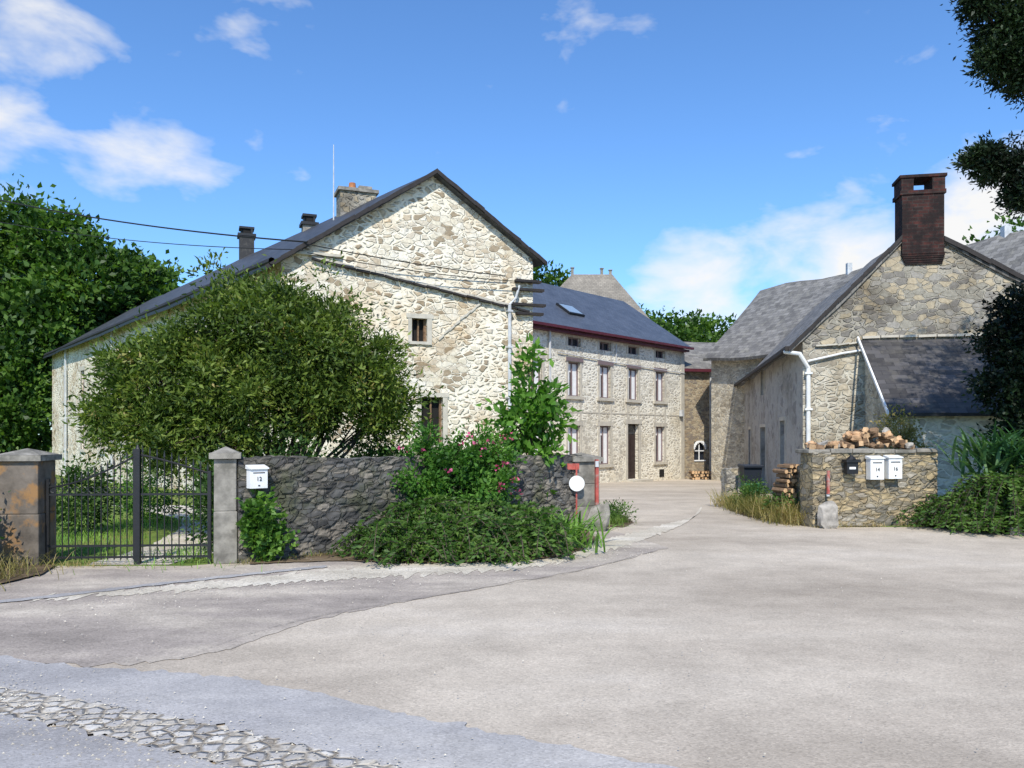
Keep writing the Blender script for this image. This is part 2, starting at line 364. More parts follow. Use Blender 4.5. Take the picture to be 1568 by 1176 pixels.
sc_=ramp(nt,s.outputs[1],[(0,(.3,.29,.28)),(.5,(.44,.42,.4)),(1,(.66,.62,.55))])
c=mix(nt,edge,(.25,.21,.16),sc_); c=mix(nt,ramp(nt,n.outputs['Fac'],[(.46,g3(0)),(.6,g3(.85))]),c,(.5,.45,.37))
fn=noi(nt,P,70,2); c=mix(nt,.4,c,ramp(nt,fn.outputs['Fac'],[(.35,g3(.6)),(.65,g3(1.2))]),'MULTIPLY')
nt.links.new(c,b.inputs['Base Color']); bump(nt,b,edge,.7,.025); M['cobble']=m

# ------------------------------------------------------------ ground
def sheet(name,rows,mat,lift):
    out=[]
    for i,(y,a,b_) in enumerate(rows):
        if i:
            y0,a0,b0=rows[i-1]
            for br_ in(18.0,38.0):
                if y0<br_<y:
                    k=(br_-y0)/(y-y0); out.append((br_,a0+(a-a0)*k,b0+(b_-b0)*k))
        out.append((y,a,b_))
    vs=[];fs=[]
    for i,(y,a,b_) in enumerate(out):
        vs+=[(a,y,g(y)+lift),(b_,y,g(y)+lift)]
        if i: k=2*i; fs.append((k-2,k-1,k+1,k))
    return mesh(name,vs,fs,mat)
sheet('ground',[(-120,-700,700),(18,-700,700),(38,-700,700),(1200,-700,700)],M['grass'],0)
sheet('courtyard_road',[(-30,-80,80),(9.6,-80,80),(9.66,-3.9,80),(13.7,1.15,80),(13.71,1.15,5.3),(17,1.5,5.3),(20,1.2,7.2),(25,.6,8.2),(30,1.2,9.2),(36,6.2,10.3),(39,8.5,10.6)],M['asph'],.004)

def wob_poly(name,line_a,line_b,mat,lift,amp=.05,n=60,seed=0):
    def samp(l,t):
        k=t*(len(l)-1); i=min(int(k),len(l)-2); f=k-i
        p0=Vector(l[max(i-1,0)]);p1=Vector(l[i]);p2=Vector(l[i+1]);p3=Vector(l[min(i+2,len(l)-1)])
        return .5*((2*p1)+(p2-p0)*f+(2*p0-5*p1+4*p2-p3)*f*f+(3*p1-p0-3*p2+p3)*f**3)
    vs=[];fs=[]
    for i in range(n+1):
        t=i/n; a=samp(line_a,t); b_=samp(line_b,t); d=(b_-a)
        w=noise.noise(Vector((t*n*.35,seed,0)))*amp+noise.noise(Vector((t*n*1.3,seed,5)))*amp*.4; w2=noise.noise(Vector((t*n*.35,seed+9,0)))*amp+noise.noise(Vector((t*n*1.3,seed+9,5)))*amp*.4
        dn=d.normalized() if d.length>0 else Vector((0,1))
        a2=a-dn*w; b2=b_+dn*w2
        vs+=[(a2.x,a2.y,g(a2.y)+lift),(b2.x,b2.y,g(b2.y)+lift)]
        if i: k=2*i; fs.append((k-2,k,k+1,k-1))
    return mesh(name,vs,fs,mat)
wob_poly('worn_apron_road',[(-12,7.6),(-6,6.2),(-3.4,5.55),(-2.29,5.7),(-1.7,6.8),(-.9,7.7),(.85,9.4),(2.2,11.2)],
                      [(-12,9.5),(-6.4,9.45),(-4.2,9.4),(-3.2,9.75),(-2.0,10.6),(-.9,11.4),(.7,12.6),(1.6,13.4)],M['asph_worn'],.008,.12,160,1)
wob_poly('pale_gravel_margin',[(-4.6,7.6),(-3.3,8.1),(-2.2,8.6),(-1.0,9.0),(.2,9.5),(1.2,10.7),(2.3,12.6),(3.2,14.5),(4,17)],
                      [(-4.6,7.8),(-3.3,8.55),(-2.2,9.3),(-1.0,9.8),(.4,10.2),(1.4,12.0),(2.4,13.6),(3.6,15.6),(4.3,18)],M['gravel'],.012,.35,300,3)
wob_poly('grey_tar_strip',[(-14,10.2-1.2),(-6,6.0),(-3.2,4.95),(-1.9,4.45),(-.9,3.95),(.5,3.2),(4,1.2)],
                      [(-14,10.4),(-6,6.75),(-3.3,5.55),(-1.85,5.2),(-.4,4.4),(.9,3.7),(4.6,1.6)],M['asph_grey'],.016,.1,200,5)
wob_poly('cobbled_gutter',[(-14,9.7),(-6,5.75),(-3.17,4.6),(-1.9,4.05),(-.9,3.55),(.5,2.8),(4,.9)],
                      [(-14,10.0),(-6,6.1),(-3.17,4.98),(-1.9,4.45),(-.9,3.97),(.5,3.2),(4,1.2)],M['cobble'],.020,.08,300,7)
wob_poly('street_asphalt',[(-14,2),(-6,1),(-3.17,.5),(-1.9,0),(-.9,-.5),(.5,-1),(4,-2)],
                      [(-14,9.7),(-6,5.75),(-3.17,4.6),(-1.9,4.05),(-.9,3.55),(.5,2.8),(4,.9)],M['asph_grey'],.024,.06,200,9)
cl=[(-2.35,5.62),(-2.05,6.4),(-1.6,7.05),(-1.13,7.5),(0,8.5),(.81,9.3),(2.0,10.9)]
wob_poly('tar_crack',cl,[(x+.0,y+.01) for x,y in cl],M['crack'],.018,.012,120,12)
cl=[(-6.2,6.9),(-4.8,7.5),(-3.8,8.3),(-2.9,9.0),(-2.2,9.5)]
wob_poly('dark_drain_strip',cl,[(x-.05,y+.14) for x,y in cl],M['asph_grey'],.017,.05,90,14)
wob_poly('planting_bed',[(-3.2,9.7),(-2.2,9.95),(-1.3,9.8),(-.3,9.85),(.7,10.4),(1.3,12.0)],[(-3.3,10.1),(-2.5,10.8),(-1.7,11.45),(-.8,12.1),(.2,12.9),(1.2,13.7)],M['soil'],.022,.1,90,21)
wob_poly('right_shrub_bed',[(7.2,13.5),(7.9,12.9),(9,12.4),(12,11.5),(18,10)],[(7.2,14.5),(9,14.5),(10,14.6),(13,14.6),(19,14.6)],M['soil'],.03,.1,60,23)
wob_poly('gate_verge_bed',[(-8.5,7.0),(-7,7.2),(-5.6,8.0),(-5.3,9.0)],[(-8.5,9.7),(-7.2,9.7),(-6.2,9.7),(-5.5,9.6)],M['soil'],.03,.12,60,25)
wob_poly('garden_driveway',[(-5.2,9.75),(-5.3,12),(-6.3,15),(-9,17.9)],[(-4.2,9.75),(-4.0,12),(-4.5,15),(-7,17.9)],M['gravel'],.006,.1,60,27)
wob_poly('yard_edge_bed',[(5.1,13.75),(4.6,15.2),(4.6,17),(5.1,19.5)],[(6.4,13.75),(6.4,15.2),(6.4,17),(7.0,19.6)],M['soil'],.012,.12,60,29)
wob_poly('lane_edge_bed',[(1.3,13.9),(1.3,15),(1.3,16.5),(1.0,17.9)],[(1.9,13.6),(2.2,14.6),(2.0,16.5),(1.5,17.9)],M['soil'],.014,.12,60,31)
mb=MB()
for i in range(4200):
    q=random.random()
    if q<.5:
        t=random.random(); x=-3.6+t*4.6; y=4.75-(x+3.2)*.49+random.gauss(0,.22)
    elif q<.8: x=random.uniform(-4,2); y=8.6+(x+2.2)*.55+random.gauss(0,.5)
    else: x=random.uniform(-6,8); y=random.uniform(3.5,13)
    if y>9.3 and x<-3.6: continue
    r=random.uniform(.003,.010); z=.025
    mb.add([(x+r,y,z),(x-r*.6,y+r*.8,z),(x-r*.5,y-r*.8,z),(x,y,z+r*.9)],[(0,1,3),(1,2,3),(2,0,3)],random.choice([0,0,1]))
mb.make('loose_pebbles',[M['rock'],M['gravel']])

# ------------------------------------------------------------ window maker
def window(F,mb,t0,t1,z0,z1,surround=.13,sill=True,curt=True,dep=.14,mull=True):
    s=surround
    if s:
        F.bx(mb,t0-s,t0,z0,z1,-.05,.025,0);F.bx(mb,t1,t1+s,z0,z1,-.05,.028,0)
        F.bx(mb,t0-s-.06,t1+s+.06,z1,z1+s*1.5,-.05,.035,0)
    if sill: F.bx(mb,t0-s-.08,t1+s+.08,z0-.12,z0,-.05,.08,0)
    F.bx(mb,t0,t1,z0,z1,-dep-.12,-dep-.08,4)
    F.bx(mb,t0,t1,z0,z1,-dep-.03,-dep-.02,2)
    w=.045
    F.bx(mb,t0,t0+w,z0,z1,-dep-.015,-dep+.04,1);F.bx(mb,t1-w,t1,z0,z1,-dep-.015,-dep+.04,1)
    F.bx(mb,t0+w,t1-w,z1-w,z1,-dep-.015,-dep+.035,1);F.bx(mb,t0+w,t1-w,z0,z0+w,-dep-.015,-dep+.035,1)
    tm=(t0+t1)/2
    if mull:
        F.bx(mb,tm-.025,tm+.025,z0+w,z1-w,-dep-.015,-dep+.038,1)
    if curt:
        F.bx(mb,t0+w,tm-.1,z0+w,z1-w-.02,-dep-.018,-dep-.012,3);F.bx(mb,tm+.1,t1-w,z0+w,z1-w-.02,-dep-.018,-dep-.012,3)
        F.bx(mb,tm-.1,tm+.1,z1-w-.35,z1-w-.02,-dep-.018,-dep-.013,3)
WM=[M['dressed'],M['frame'],M['glass'],M['curtain'],M['dark_in']]

# ------------------------------------------------------------ LEFT STONE FARMHOUSE
A=(-5.8,20.0);B=(-25.0,43.3);C=(.57,22.5); BA=Vector((B[0]-A[0],B[1]-A[1],0))
FH=group('stone_farmhouse',(-6,28,0))
G1=Frame(A,C); L=G1.L; ta=4.0; za=8.62; zl=6.0; zr=6.67
ops=[(3.36,3.78,4.08,4.7),(3.62,4.22,1.35,2.6)]
wall('gable_wall',G1,-.6,zl,ops,M['cream'],FH,top=[(0,zl),(L,zl),(L,zr),(ta,za)])
S1=Frame(B,A)
ops2=[(S1.L-3-4*i,S1.L-2.2-4*i,3.3,4.6) for i in range(7)]+[(S1.L-3-4*i,S1.L-2.2-4*i,.9,2.2) for i in range(7)]
wall('long_side_wall',S1,-.9,zl+.0,ops2,M['cream'],FH)
Cb=(C[0]+BA.x,C[1]+BA.y)
S2=Frame(C,Cb); wall('rear_side_wall',S2,-.9,zr,[],M['cream'],FH)
S3=Frame(Cb,B); wall('far_gable_wall',S3,-.9,zl,[],M['cream'],FH,top=[(0,zl),(S3.L,zl),(S3.L-ta,za),(0,zr)])
def ap(t,z,o): return G1.p(t,z,o)
ex=.2
a=ap(-.35,zl-.2,ex); d=ap(ta,za+.06,ex); b_=a+BA*1.01; c=d+BA*1.01
roof('roof_left_slope',b_,a,d,c,.1,M['slate_dark'],FH,.05,30,6)
a=ap(L+.3,zr-.2,ex); d=ap(ta,za+.06,ex); b_=a+BA*1.01; c=d+BA*1.01
roof('roof_right_slope',a,b_,c,d,.1,M['slate_dark'],FH,.05,30,6)
mb=MB()
for (t0,z0,t1,z1) in((-.4,zl-.26,ta,za+.02),(L+.35,zr-.26,ta,za+.02)):
    n=12
    for i in range(n):
        u0=i/n;u1=(i+1)/n
        p0=ap(t0+(t1-t0)*u0,z0+(z1-z0)*u0+random.uniform(-.015,.015),ex+.03);p1=ap(t0+(t1-t0)*u1,z0+(z1-z0)*u1+random.uniform(-.015,.015),ex+.03); k=Vector((0,0,.08)); n_=G1.n*random.uniform(.03,.05)
        vs=[p0-k,p1-k,p1+k*.5,p0+k*.5]; vs+=[v+n_ for v in vs]
        mb.add(vs,[(0,1,2,3),(7,6,5,4),(0,4,5,1),(1,5,6,2),(2,6,7,3),(3,7,4,0)])
mb.make('verge_boards',M['trim'],FH)
mb=MB(); p0=Vector((*A,zl-.12))+S1.n*.32+S1.f*.2; p1=Vector((*B,zl-.12))+S1.n*.32
tube(mb,[p0,p1],[.09,.09],8); mb.make('eave_gutter',M['trim'],FH)
mb=MB()
for q in (.55,.86):
    pp=Vector((*A,0))+BA*q+S1.n*.12; tube(mb,[pp+Vector((0,0,-.4)),pp+Vector((0,0,zl-.15))],[.05,.05],8)
mb.make('side_downpipes',M['zinc'],FH)
mb=MB()
F=G1
for (t0,t1,z0,z1) in ops:
    s=.1; F.bx(mb,t0-s,t0,z0,z1,-.05,.02,0);F.bx(mb,t1,t1+s*1.3,z0,z1,-.05,.023,0);F.bx(mb,t0-.15,t1+.17,z1,z1+.12,-.05,.03,0);F.bx(mb,t0-.12,t1+.12,z0-.08,z0,-.05,.05,0)
    F.bx(mb,t0,t1,z0,z1,-.4,-.22,4)
    F.bx(mb,t0,t0+.06,z0,z1,-.2,-.12,5);F.bx(mb,t1-.06,t1,z0,z1,-.2,-.12,5);F.bx(mb,(t0+t1)/2-.02,(t0+t1)/2+.02,z0,z1,-.2,-.13,5)
for o in ops2: window(S1,mb,*o)
mb.make('windows',WM+[M['logside']],FH)
mb=MB()
def strip(F,mb,t0,z0,t1,z1,h,o,mi=0,n=14,jit=.02):
    for i in range(n):
        u0=i/n;u1=(i+1)/n-.004; za_=z0+(z1-z0)*u0+random.uniform(-jit,jit); zb=z0+(z1-z0)*u1+random.uniform(-jit,jit)
        t_0=t0+(t1-t0)*u0;t_1=t0+(t1-t0)*u1; oo=o*random.uniform(.8,1.1)
        vs=[F.p(t_0,za_,-.03),F.p(t_1,zb,-.03),F.p(t_1,zb,oo),F.p(t_0,za_,oo)]; vs+=[v+Vector((0,0,h)) for v in vs]
        mb.add(vs,[(3,2,1,0),(4,5,6,7),(0,1,5,4),(1,2,6,5),(2,3,7,6),(3,0,4,7)],mi)
strip(G1,mb,.75,6.03,6.75,5.02,.05,.13,0,16)
strip(G1,mb,.75,6.085,6.75,5.075,.06,.05,1,11)
strip(G1,mb,5.3,5.2,4.1,4.15,.07,.035,1,8,.03)
for z in (5.86,5.62,5.2,4.95):
    G1.bx(mb,6.15+random.uniform(0,.2),L+.28*random.random()+.1,z,z+.07,-.05,.16,0)
G1.bx(mb,.35,1.5,6.15,6.22,.0,.1,1)
mb.make('old_roof_ledge',[M['trim'],M['dressed']],FH)
mb=MB()
tube(mb,[G1.p(6.12,5.2,.1),G1.p(6.12,3,.1),G1.p(6.14,0,.1)],[.05]*3,8)
tube(mb,[G1.p(6.12,5.2,.1),G1.p(6.3,5.4,.12),G1.p(6.4,5.75,.14)],[.035]*3,8)
for z in(1.2,2.6,4.0,5.0): G1.bx(mb,6.04,6.2,z,z+.05,0,.17)
mb.make('gable_downpipe',M['zinc'],FH)
mb=MB(); z=0
while z<6.4:
    h=random.uniform(.18,.3); w=random.choice([.28,.45])+random.uniform(-.04,.05)
    G1.bx(mb,L-w,L+.01,z,z+h-.015,-.2,.02+random.random()*.01); z+=h
mb.make('corner_quoins',M['cream'],FH)
cable('gable_cable',G1.p(.6,6.35,.35),G1.p(6.0,5.98,.15),.014,.06,M['rubber'],FH)
cable('gable_cable_low',G1.p(.6,6.15,.3),G1.p(6.9,5.86,.2),.012,.12,M['rubber'],FH)
def chimney(name,k,w,dep,z0,z1,mat,parent,cap=True,pots=0,off=0):
    p=G1.p(ta,0)+BA*k+G1.f*off; mb=MB()
    mb.box((p.x,p.y,(z0+z1)/2),(w,dep,z1-z0),G1.rz,0)
    if cap: mb.box((p.x,p.y,z1+.05),(w+.14,dep+.14,.1),G1.rz,1)
    for i in range(pots):
        mb.cyl((p.x-.12+i*.26,p.y,z1+.1),(p.x-.12+i*.26,p.y,z1+.1+.28),.13,.1,10,2)
        mb.box((p.x+.25,p.y,z1+.17),(.4,.5,.1),G1.rz,1)
    if not pots and cap:
        for dx in(-1,1): mb.box((p.x+dx*w*.36,p.y,z1+.2),(w*.14,dep*.7,.2),G1.rz,1)
        mb.box((p.x,p.y,z1+.34),(w+.02,dep,.08),G1.rz,1)
        mb.box((p.x,p.y,z1+.2),(w*.5,dep*.8,.2),G1.rz,3)
    return mb.make(name,[mat,M['slate_dark'] if not pots else M['pillar'],M['terra'],M['dark_in']],parent)
chimney('stone_chimney',.145,1.1,.8,8.0,9.05,M['grey'],FH,True,1)
chimney('slate_chimney',.256,.45,.5,8.0,8.75,M['pillar'],FH)
chimney('slate_chimney_far',.444,.55,.6,8.0,9.45,M['slate_lean'],FH)
mb=MB(); p=Vector((-5.42,24.2,0))
tube(mb,[p+Vector((0,0,7.7)),p+Vector((0,0,9.3)),p+Vector((0,0,10.4))],[.025,.02,.012],6); mb.make('roof_antenna',M['zinc'],FH)

UP=group('utility_pole',(-25,29,0)); mb=MB(); tube(mb,[(-25,29,-.3),(-25,29,12.2)],[.16,.11],10); mb.box((-25,29,11.6),(1.4,.12,.12),.9); mb.make('pole_shaft',M['bark'],UP)
cable('overhead_line_1',(-25,29,11.9),G1.p(.6,6.4,.35),.022,.5,M['rubber'],UP,30)
cable('overhead_line_2',(-25,29,11.0),G1.p(.5,6.2,.35),.012,.6,M['rubber'],UP,30)

# ------------------------------------------------------------ WHITE HOUSE
WH=group('white_farmhouse',(4.8,34,0)); W0=Vector((1.39,30.2,0)); W1=Vector((8.2,38,0)); fw=(W1-W0).normalized()
W=Frame(((W0-fw*4)[:2]),(W1[:2])); o4=4.0
tc=[1.6,3.75,5.9,8.15]; ops=[]
for i,t in enumerate(tc):
    t+=o4
    ops.append((t-.42,t+.42,5.07,5.42));ops.append((t-.4,t+.4,3.1,4.45))
    if i==2: ops.append((t-.45,t+.45,-.35,2.05))
    else: ops.append((t-.4,t+.4,.35,1.95))
ops.append((o4-1.2,o4-.4,3.1,4.45)); ops.append((o4-1.2,o4-.4,.35,1.95))
wall('facade',W,-1,5.8,ops,M['pale'],WH)
hb=3.5; bk=7.0
R1=Frame(W1[:2],(W1-W.n*bk)[:2]); wall('right_gable',R1,-1,5.8,[],M['pale'],WH,top=[(0,5.8),(bk,5.8),(bk/2,8.2)])
wl=W0-fw*4; L1=Frame((wl-W.n*bk)[:2],wl[:2]); wall('left_gable',L1,-1,5.8,[],M['pale'],WH,top=[(0,5.8),(bk,5.8),(bk/2,8.2)])
zrg=8.35
e0=W.p(-.2,5.72,.35);e1=W.p(W.L+.15,5.72,.35);r1=W.p(W.L+.15,zrg,-hb);r0=W.p(-.2,zrg,-hb)
roof('roof_front',e0,e1,r1,r0,.1,M['slate_blue'],WH,.0,4,2)
e0b=W.p(-.2,5.72,-2*hb-.35);e1b=W.p(W.L+.15,5.72,-2*hb-.35)
roof('roof_back',e1b,e0b,r0,r1,.1,M['slate_blue'],WH,.0,4,2)
mb=MB(); W.bx(mb,-.2,W.L+.2,5.62,5.72,.3,.44,0); W.bx(mb,-.1,W.L,5.5,5.6,.0,.3,0); mb.make('eave_gutter_red',M['redtrim'],WH)
mb=MB()
for (t0,t1,z0,z1) in ops:
    if z0<0: continue
    small=z1-z0<.6
    window(W,mb,t0,t1,z0,z1,.12,not small,not small)
for t in tc:
    t+=o4
    for z0,z1 in((2.15,2.98),(4.63,5.0)):
        W.bx(mb,t-.5,t-.38,z0,z1,-.02,.012,0);W.bx(mb,t+.38,t+.5,z0,z1,-.02,.012,0)
    W.bx(mb,t-.56,t+.56,4.47,4.62,0,.06,1)
t=tc[2]+o4
W.bx(mb,t-.45,t+.45,-.35,2.05,-.25,-.18,5);W.bx(mb,t-.36,t-.03,.0,1.4,-.18,-.16,5);W.bx(mb,t+.03,t+.36,.0,1.4,-.18,-.16,5)
W.bx(mb,t-.38,t+.38,1.6,1.98,-.18,-.165,2)
W.bx(mb,t-.6,t-.45,-.35,2.05,-.05,.03,0);W.bx(mb,t+.45,t+.6,-.35,2.05,-.05,.03,0);W.bx(mb,t-.66,t+.66,2.05,2.25,-.05,.04,0)
W.bx(mb,t-.8,t+.8,-.7,-.36,.0,.5,0);W.bx(mb,t-1.0,t+1.0,-.8,-.5,.5,.8,0)
W.bx(mb,W.L-.3,W.L+.01,-.6,5.45,-.1,.03,0)
W.bx(mb,0,W.L-.3,2.45,2.5,-.02,.015,0)
W.bx(mb,t+2.2,t+2.6,-.35,.0,-.02,.02,4)
mb.make('windows_and_door',WM+[M['door']],WH)
mb=MB(); tube(mb,[W.p(o4+.5,4.75,.05),W.p(o4+4,4.62,.05),W.p(W.L,4.5,.05)],[.02]*3,5)
tube(mb,[W.p(o4-.05,-.5,.1),W.p(o4-.05,5.5,.1)],[.05]*2,7); tube(mb,[W.p(o4+4.5,4.6,.05),W.p(o4+4.5,5.4,.05)],[.03]*2,6)
mb.box(W.p(W.L-.4,2.6,.1),(.15,.15,.3),W.rz); mb.make('facade_pipes',M['zinc'],WH)
# skylight lying on the slope: local axes on the roof
up=(r0-e0).normalized(); nr=W.f.cross(up).normalized()
if nr.z<0: nr=-nr
def rp(t,s,h): return e0+W.f*(t+.2)+up*s+nr*h
mb=MB()
for (a1,a2,s1,s2,h1,h2,mi) in((6.3,7.35,1.35,2.2,0,.09,0),(6.38,7.27,1.43,2.12,.09,.1,1)):
    vs=[rp(a1,s1,h1),rp(a2,s1,h1),rp(a2,s2,h1),rp(a1,s2,h1),rp(a1,s1,h2),rp(a2,s1,h2),rp(a2,s2,h2),rp(a1,s2,h2)]
    mb.add(vs,[(0,3,2,1),(4,5,6,7),(0,1,5,4),(1,2,6,5),(2,3,7,6),(3,0,4,7)],mi)
mb.make('skylight',[M['slate_dark'],M['skyglass']],WH)

# ------------------------------------------------------------ rear hipped building
RB=group('hipped_roof_house',(5,50,0)); mb=MB(); x0,x1,y0,y1=1.0,8.2,47.5,54; ze=8.2; zt=11.5
mb.add([(x0,y0,-1),(x1,y0,-1),(x1,y1,-1),(x0,y1,-1),(x0,y0,ze),(x1,y0,ze),(x1,y1,ze),(x0,y1,ze)],[(0,1,5,4),(1,2,6,5),(2,3,7,6),(3,0,4,7)])
mb.make('walls',M['grey'],RB)
t_=[(3.7,49.3,zt),(6.2,49.3,zt),(6.2,52,zt),(3.7,52,zt)]; e_=[(x0-.2,y0-.2,ze),(x1+.2,y0-.2,ze),(x1+.2,y1+.2,ze),(x0-.2,y1+.2,ze)]
mesh('hipped_roof',e_+t_,[(0,1,5,4),(1,2,6,5),(2,3,7,6),(3,0,4,7),(4,5,6,7)],M['slate_tan'],RB,uvs=[(0,0),(7,0),(5,4),(2,4)]*5)
mb=MB()
for p in((3.75,49.5),(5.6,49.7),(6.2,50.2)): mb.box((p[0],p[1],zt+.2),(.16,.16,.45)); mb.box((p[0],p[1],zt+.44),(.24,.24,.05))
mb.make('roof_finials',M['pillar'],RB)

# ------------------------------------------------------------ connector
CB=group('linking_outbuilding',(10,39,0)); K=Frame((8.25,38.3),(13.5,39.6))
wall('front_wall',K,-1,4.7,[(.55,1.15,.35,1.25)],M['brown'],CB,t1=1.55)
mb=MB(); K.bx(mb,1.56,5.3,-1,4.3,-.6,.06,0); mb.make('pale_wall_section',M['pale'],CB)
roof('roof',K.p(-.3,4.75,.3),K.p(5.5,4.75,.3),K.p(5.5,6.4,-2.6),K.p(-.3,6.4,-2.6),.08,M['slate_old'],CB,.03,8,4)
mb=MB(); K.bx(mb,-.1,1.6,4.6,4.74,.12,.34,0); K.bx(mb,1.35,1.43,-.5,4.6,.02,.1,1); K.bx(mb,1.95,2.03,-.5,4.2,.07,.15,1)
n=10; pts=[(.55+.3-.3*math.cos(math.pi*i/n),.9+.35*math.sin(math.pi*i/n)) for i in range(n+1)]
for i in range(n):
    (a1,b1),(a2,b2)=pts[i],pts[i+1]; K.bx(mb,min(a1,a2)-.02,max(a1,a2)+.02,min(b1,b2)-.03,max(b1,b2)+.04,.0,.04+.001*i,2)
K.bx(mb,.55,1.15,.3,.36,0,.05,2);K.bx(mb,.83,.87,.35,1.25,-.12,-.06,2);K.bx(mb,.55,1.15,.78,.82,-.12,-.065,2);K.bx(mb,.55,1.15,.35,1.25,-.22,-.2,3)
mb.make('trim_and_pipes',[M['redtrim'],M['zinc'],M['white'],M['glass']],CB)

# ------------------------------------------------------------ RIGHT HOUSE
RH=group('right_stone_cottage',(9.5,24,0)); Rc=(7.3,20.0);Rf=(10.4,36.0); sd=Vector((Rf[0]-Rc[0],Rf[1]-Rc[1],0)); sdn=sd.normalized()
SW=Frame(Rf,Rc); GR=Frame(Rc,(Rc[0]+sdn.y*7.6,Rc[1]-sdn.x*7.6))
so=[(7.2,8.7,-.4,1.85),(12.3,13.3,.1,2.0),(7.3,8.3,3.0,3.9),(3.0,3.8,.2,1.8)]
wall('side_wall',SW,-1,4.06,so,M['render'],RH)
tA=2.65;zA=6.7;zR=3.75
wall('gable_wall_cottage',GR,-.6,3.7,[],M['grey'],RH,top=[(0,3.7),(7.6,3.7),(7.6,zR),(tA,zA),(0,4.06)])
mb=MB(); GR.bx(mb,0,1.45,-.4,3.72,.0,.03,0); mb.make('pale_lower_stone',M['lime'],RH)
a=GR.p(-.3,3.78,.06);d=GR.p(tA,zA+.06,.06);roof('roof_left',a+sd*1.0,a,d,d+sd*1.0,.12,M['slate_old'],RH,.12,26,8,5)
a=GR.p(7.9,zR-.1,.06);roof('roof_right',a,a+sd*1.0,d+sd*1.0,d,.12,M['slate_old'],RH,.1,26,8,5)
mb=MB()
for (t0,z0,t1,z1) in((-.35,3.74,tA-.35,zA-.29),(7.9,zR-.12,tA+.6,zA-.34)):
    n=9
    for i in range(n):
        u0=i/n;u1=(i+1)/n
        p0=GR.p(t0+(t1-t0)*u0,z0+(z1-z0)*u0+random.uniform(-.02,.02),.065);p1=GR.p(t0+(t1-t0)*u1,z0+(z1-z0)*u1+random.uniform(-.02,.02),.065);k=Vector((0,0,.06));n_=GR.n*random.uniform(.03,.05)
        vs=[p0-k,p1-k,p1+k,p0+k]; vs+=[v+n_ for v in vs]
        mb.add(vs,[(0,1,2,3),(7,6,5,4),(0,4,5,1),(1,5,6,2),(2,6,7,3),(3,7,4,0)])
SW.bx(mb,.2,SW.L+.0,3.72,3.82,.32,.42,0)
mb.make('verges_and_gutter',M['trim'],RH)
mb=MB()
for o in so:
    SW.bx(mb,o[0],o[1],o[2],o[3],-.3,-.22,1 if o[2]<2.5 else 2)
    SW.bx(mb,o[0]-.12,o[0],o[2],o[3]+.12,-.02,.02,0);SW.bx(mb,o[1],o[1]+.12,o[2],o[3]+.12,-.02,.02,0);SW.bx(mb,o[0],o[1],o[3],o[3]+.12,-.02,.022,0)
mb.make('side_openings',[M['dressed'],M['dark_in'],M['zinc']],RH)
mb=MB()
tube(mb,[SW.p(SW.L-.2,3.7,.4),GR.p(-.1,3.6,.2),GR.p(.12,3.25,.1),GR.p(.12,0,.1)],[.055]*4,8)
tube(mb,[GR.p(.1,3.42,.1),GR.p(.9,3.6,.1),GR.p(1.7,3.72,.1)],[.03]*3,7)
for z in(.9,2.2,3.1): GR.bx(mb,.03,.21,z,z+.05,0,.17)
mb.make('white_downpipes',M['white'],RH)
mb=MB(); GR.bx(mb,2.3,3.25,6.0,7.45,-.55,.09,0)
for i in range(5): GR.bx(mb,2.3+.02*i,3.27-.01*i,5.95-.05*i,6.0-.05*i,-.2,.08-.012*i,0)
GR.bx(mb,2.25,3.29,7.45,7.55,-.58,.115,0);GR.bx(mb,2.28,2.56,7.55,7.86,-.55,.095,0);GR.bx(mb,2.98,3.27,7.55,7.86,-.55,.095,0);GR.bx(mb,2.24,3.31,7.86,7.93,-.6,.12,0)
mb.make('brick_chimney',M['brick'],RH)
tl=1.45
LT=Frame(GR.p(tl,0,2.45)[:2],GR.p(8.5,0,2.45)[:2]); wall('lean_to_front',LT,-.1,2.0,[],M['pale'],RH)
LS=Frame(GR.p(tl,0,0)[:2],GR.p(tl,0,2.45)[:2]); wall('lean_to_side',LS,-.1,2.0,[(.75,1.15,1.35,1.75)],M['lime'],RH,top=[(0,2.0),(LS.L,2.0),(0,3.8)])
mb=MB(); LS.bx(mb,.75,1.15,1.35,1.75,-.3,-.2,0); mb.make('lean_to_opening',M['dark_in'],RH)
roof('lean_to_roof',GR.p(tl-.1,2.02,2.75),GR.p(8.8,2.02,2.75),GR.p(8.8,3.95,.02),GR.p(tl-.1,3.95,.02),.07,M['slate_lean'],RH,.04,20,8,9)
mb=MB(); p0=GR.p(tl-.14,2.06,2.78);p1=GR.p(tl-.14,3.99,.05); k=Vector((0,0,.06))
vs=[p0-k,p1-k,p1+k*.5,p0+k*.5];vs+=[v-GR.f*.04 for v in vs]; mb.add(vs,[(0,1,2,3),(7,6,5,4),(0,4,5,1),(1,5,6,2),(2,6,7,3),(3,7,4,0)])
strip(GR,mb,.3,3.78,1.35,3.86,.04,.08,1,4); strip(GR,mb,1.4,3.97,6.5,3.97,.06,.08,1,12,.01)
mb.make('lead_flashing',[M['white'],M['dressed']],RH)

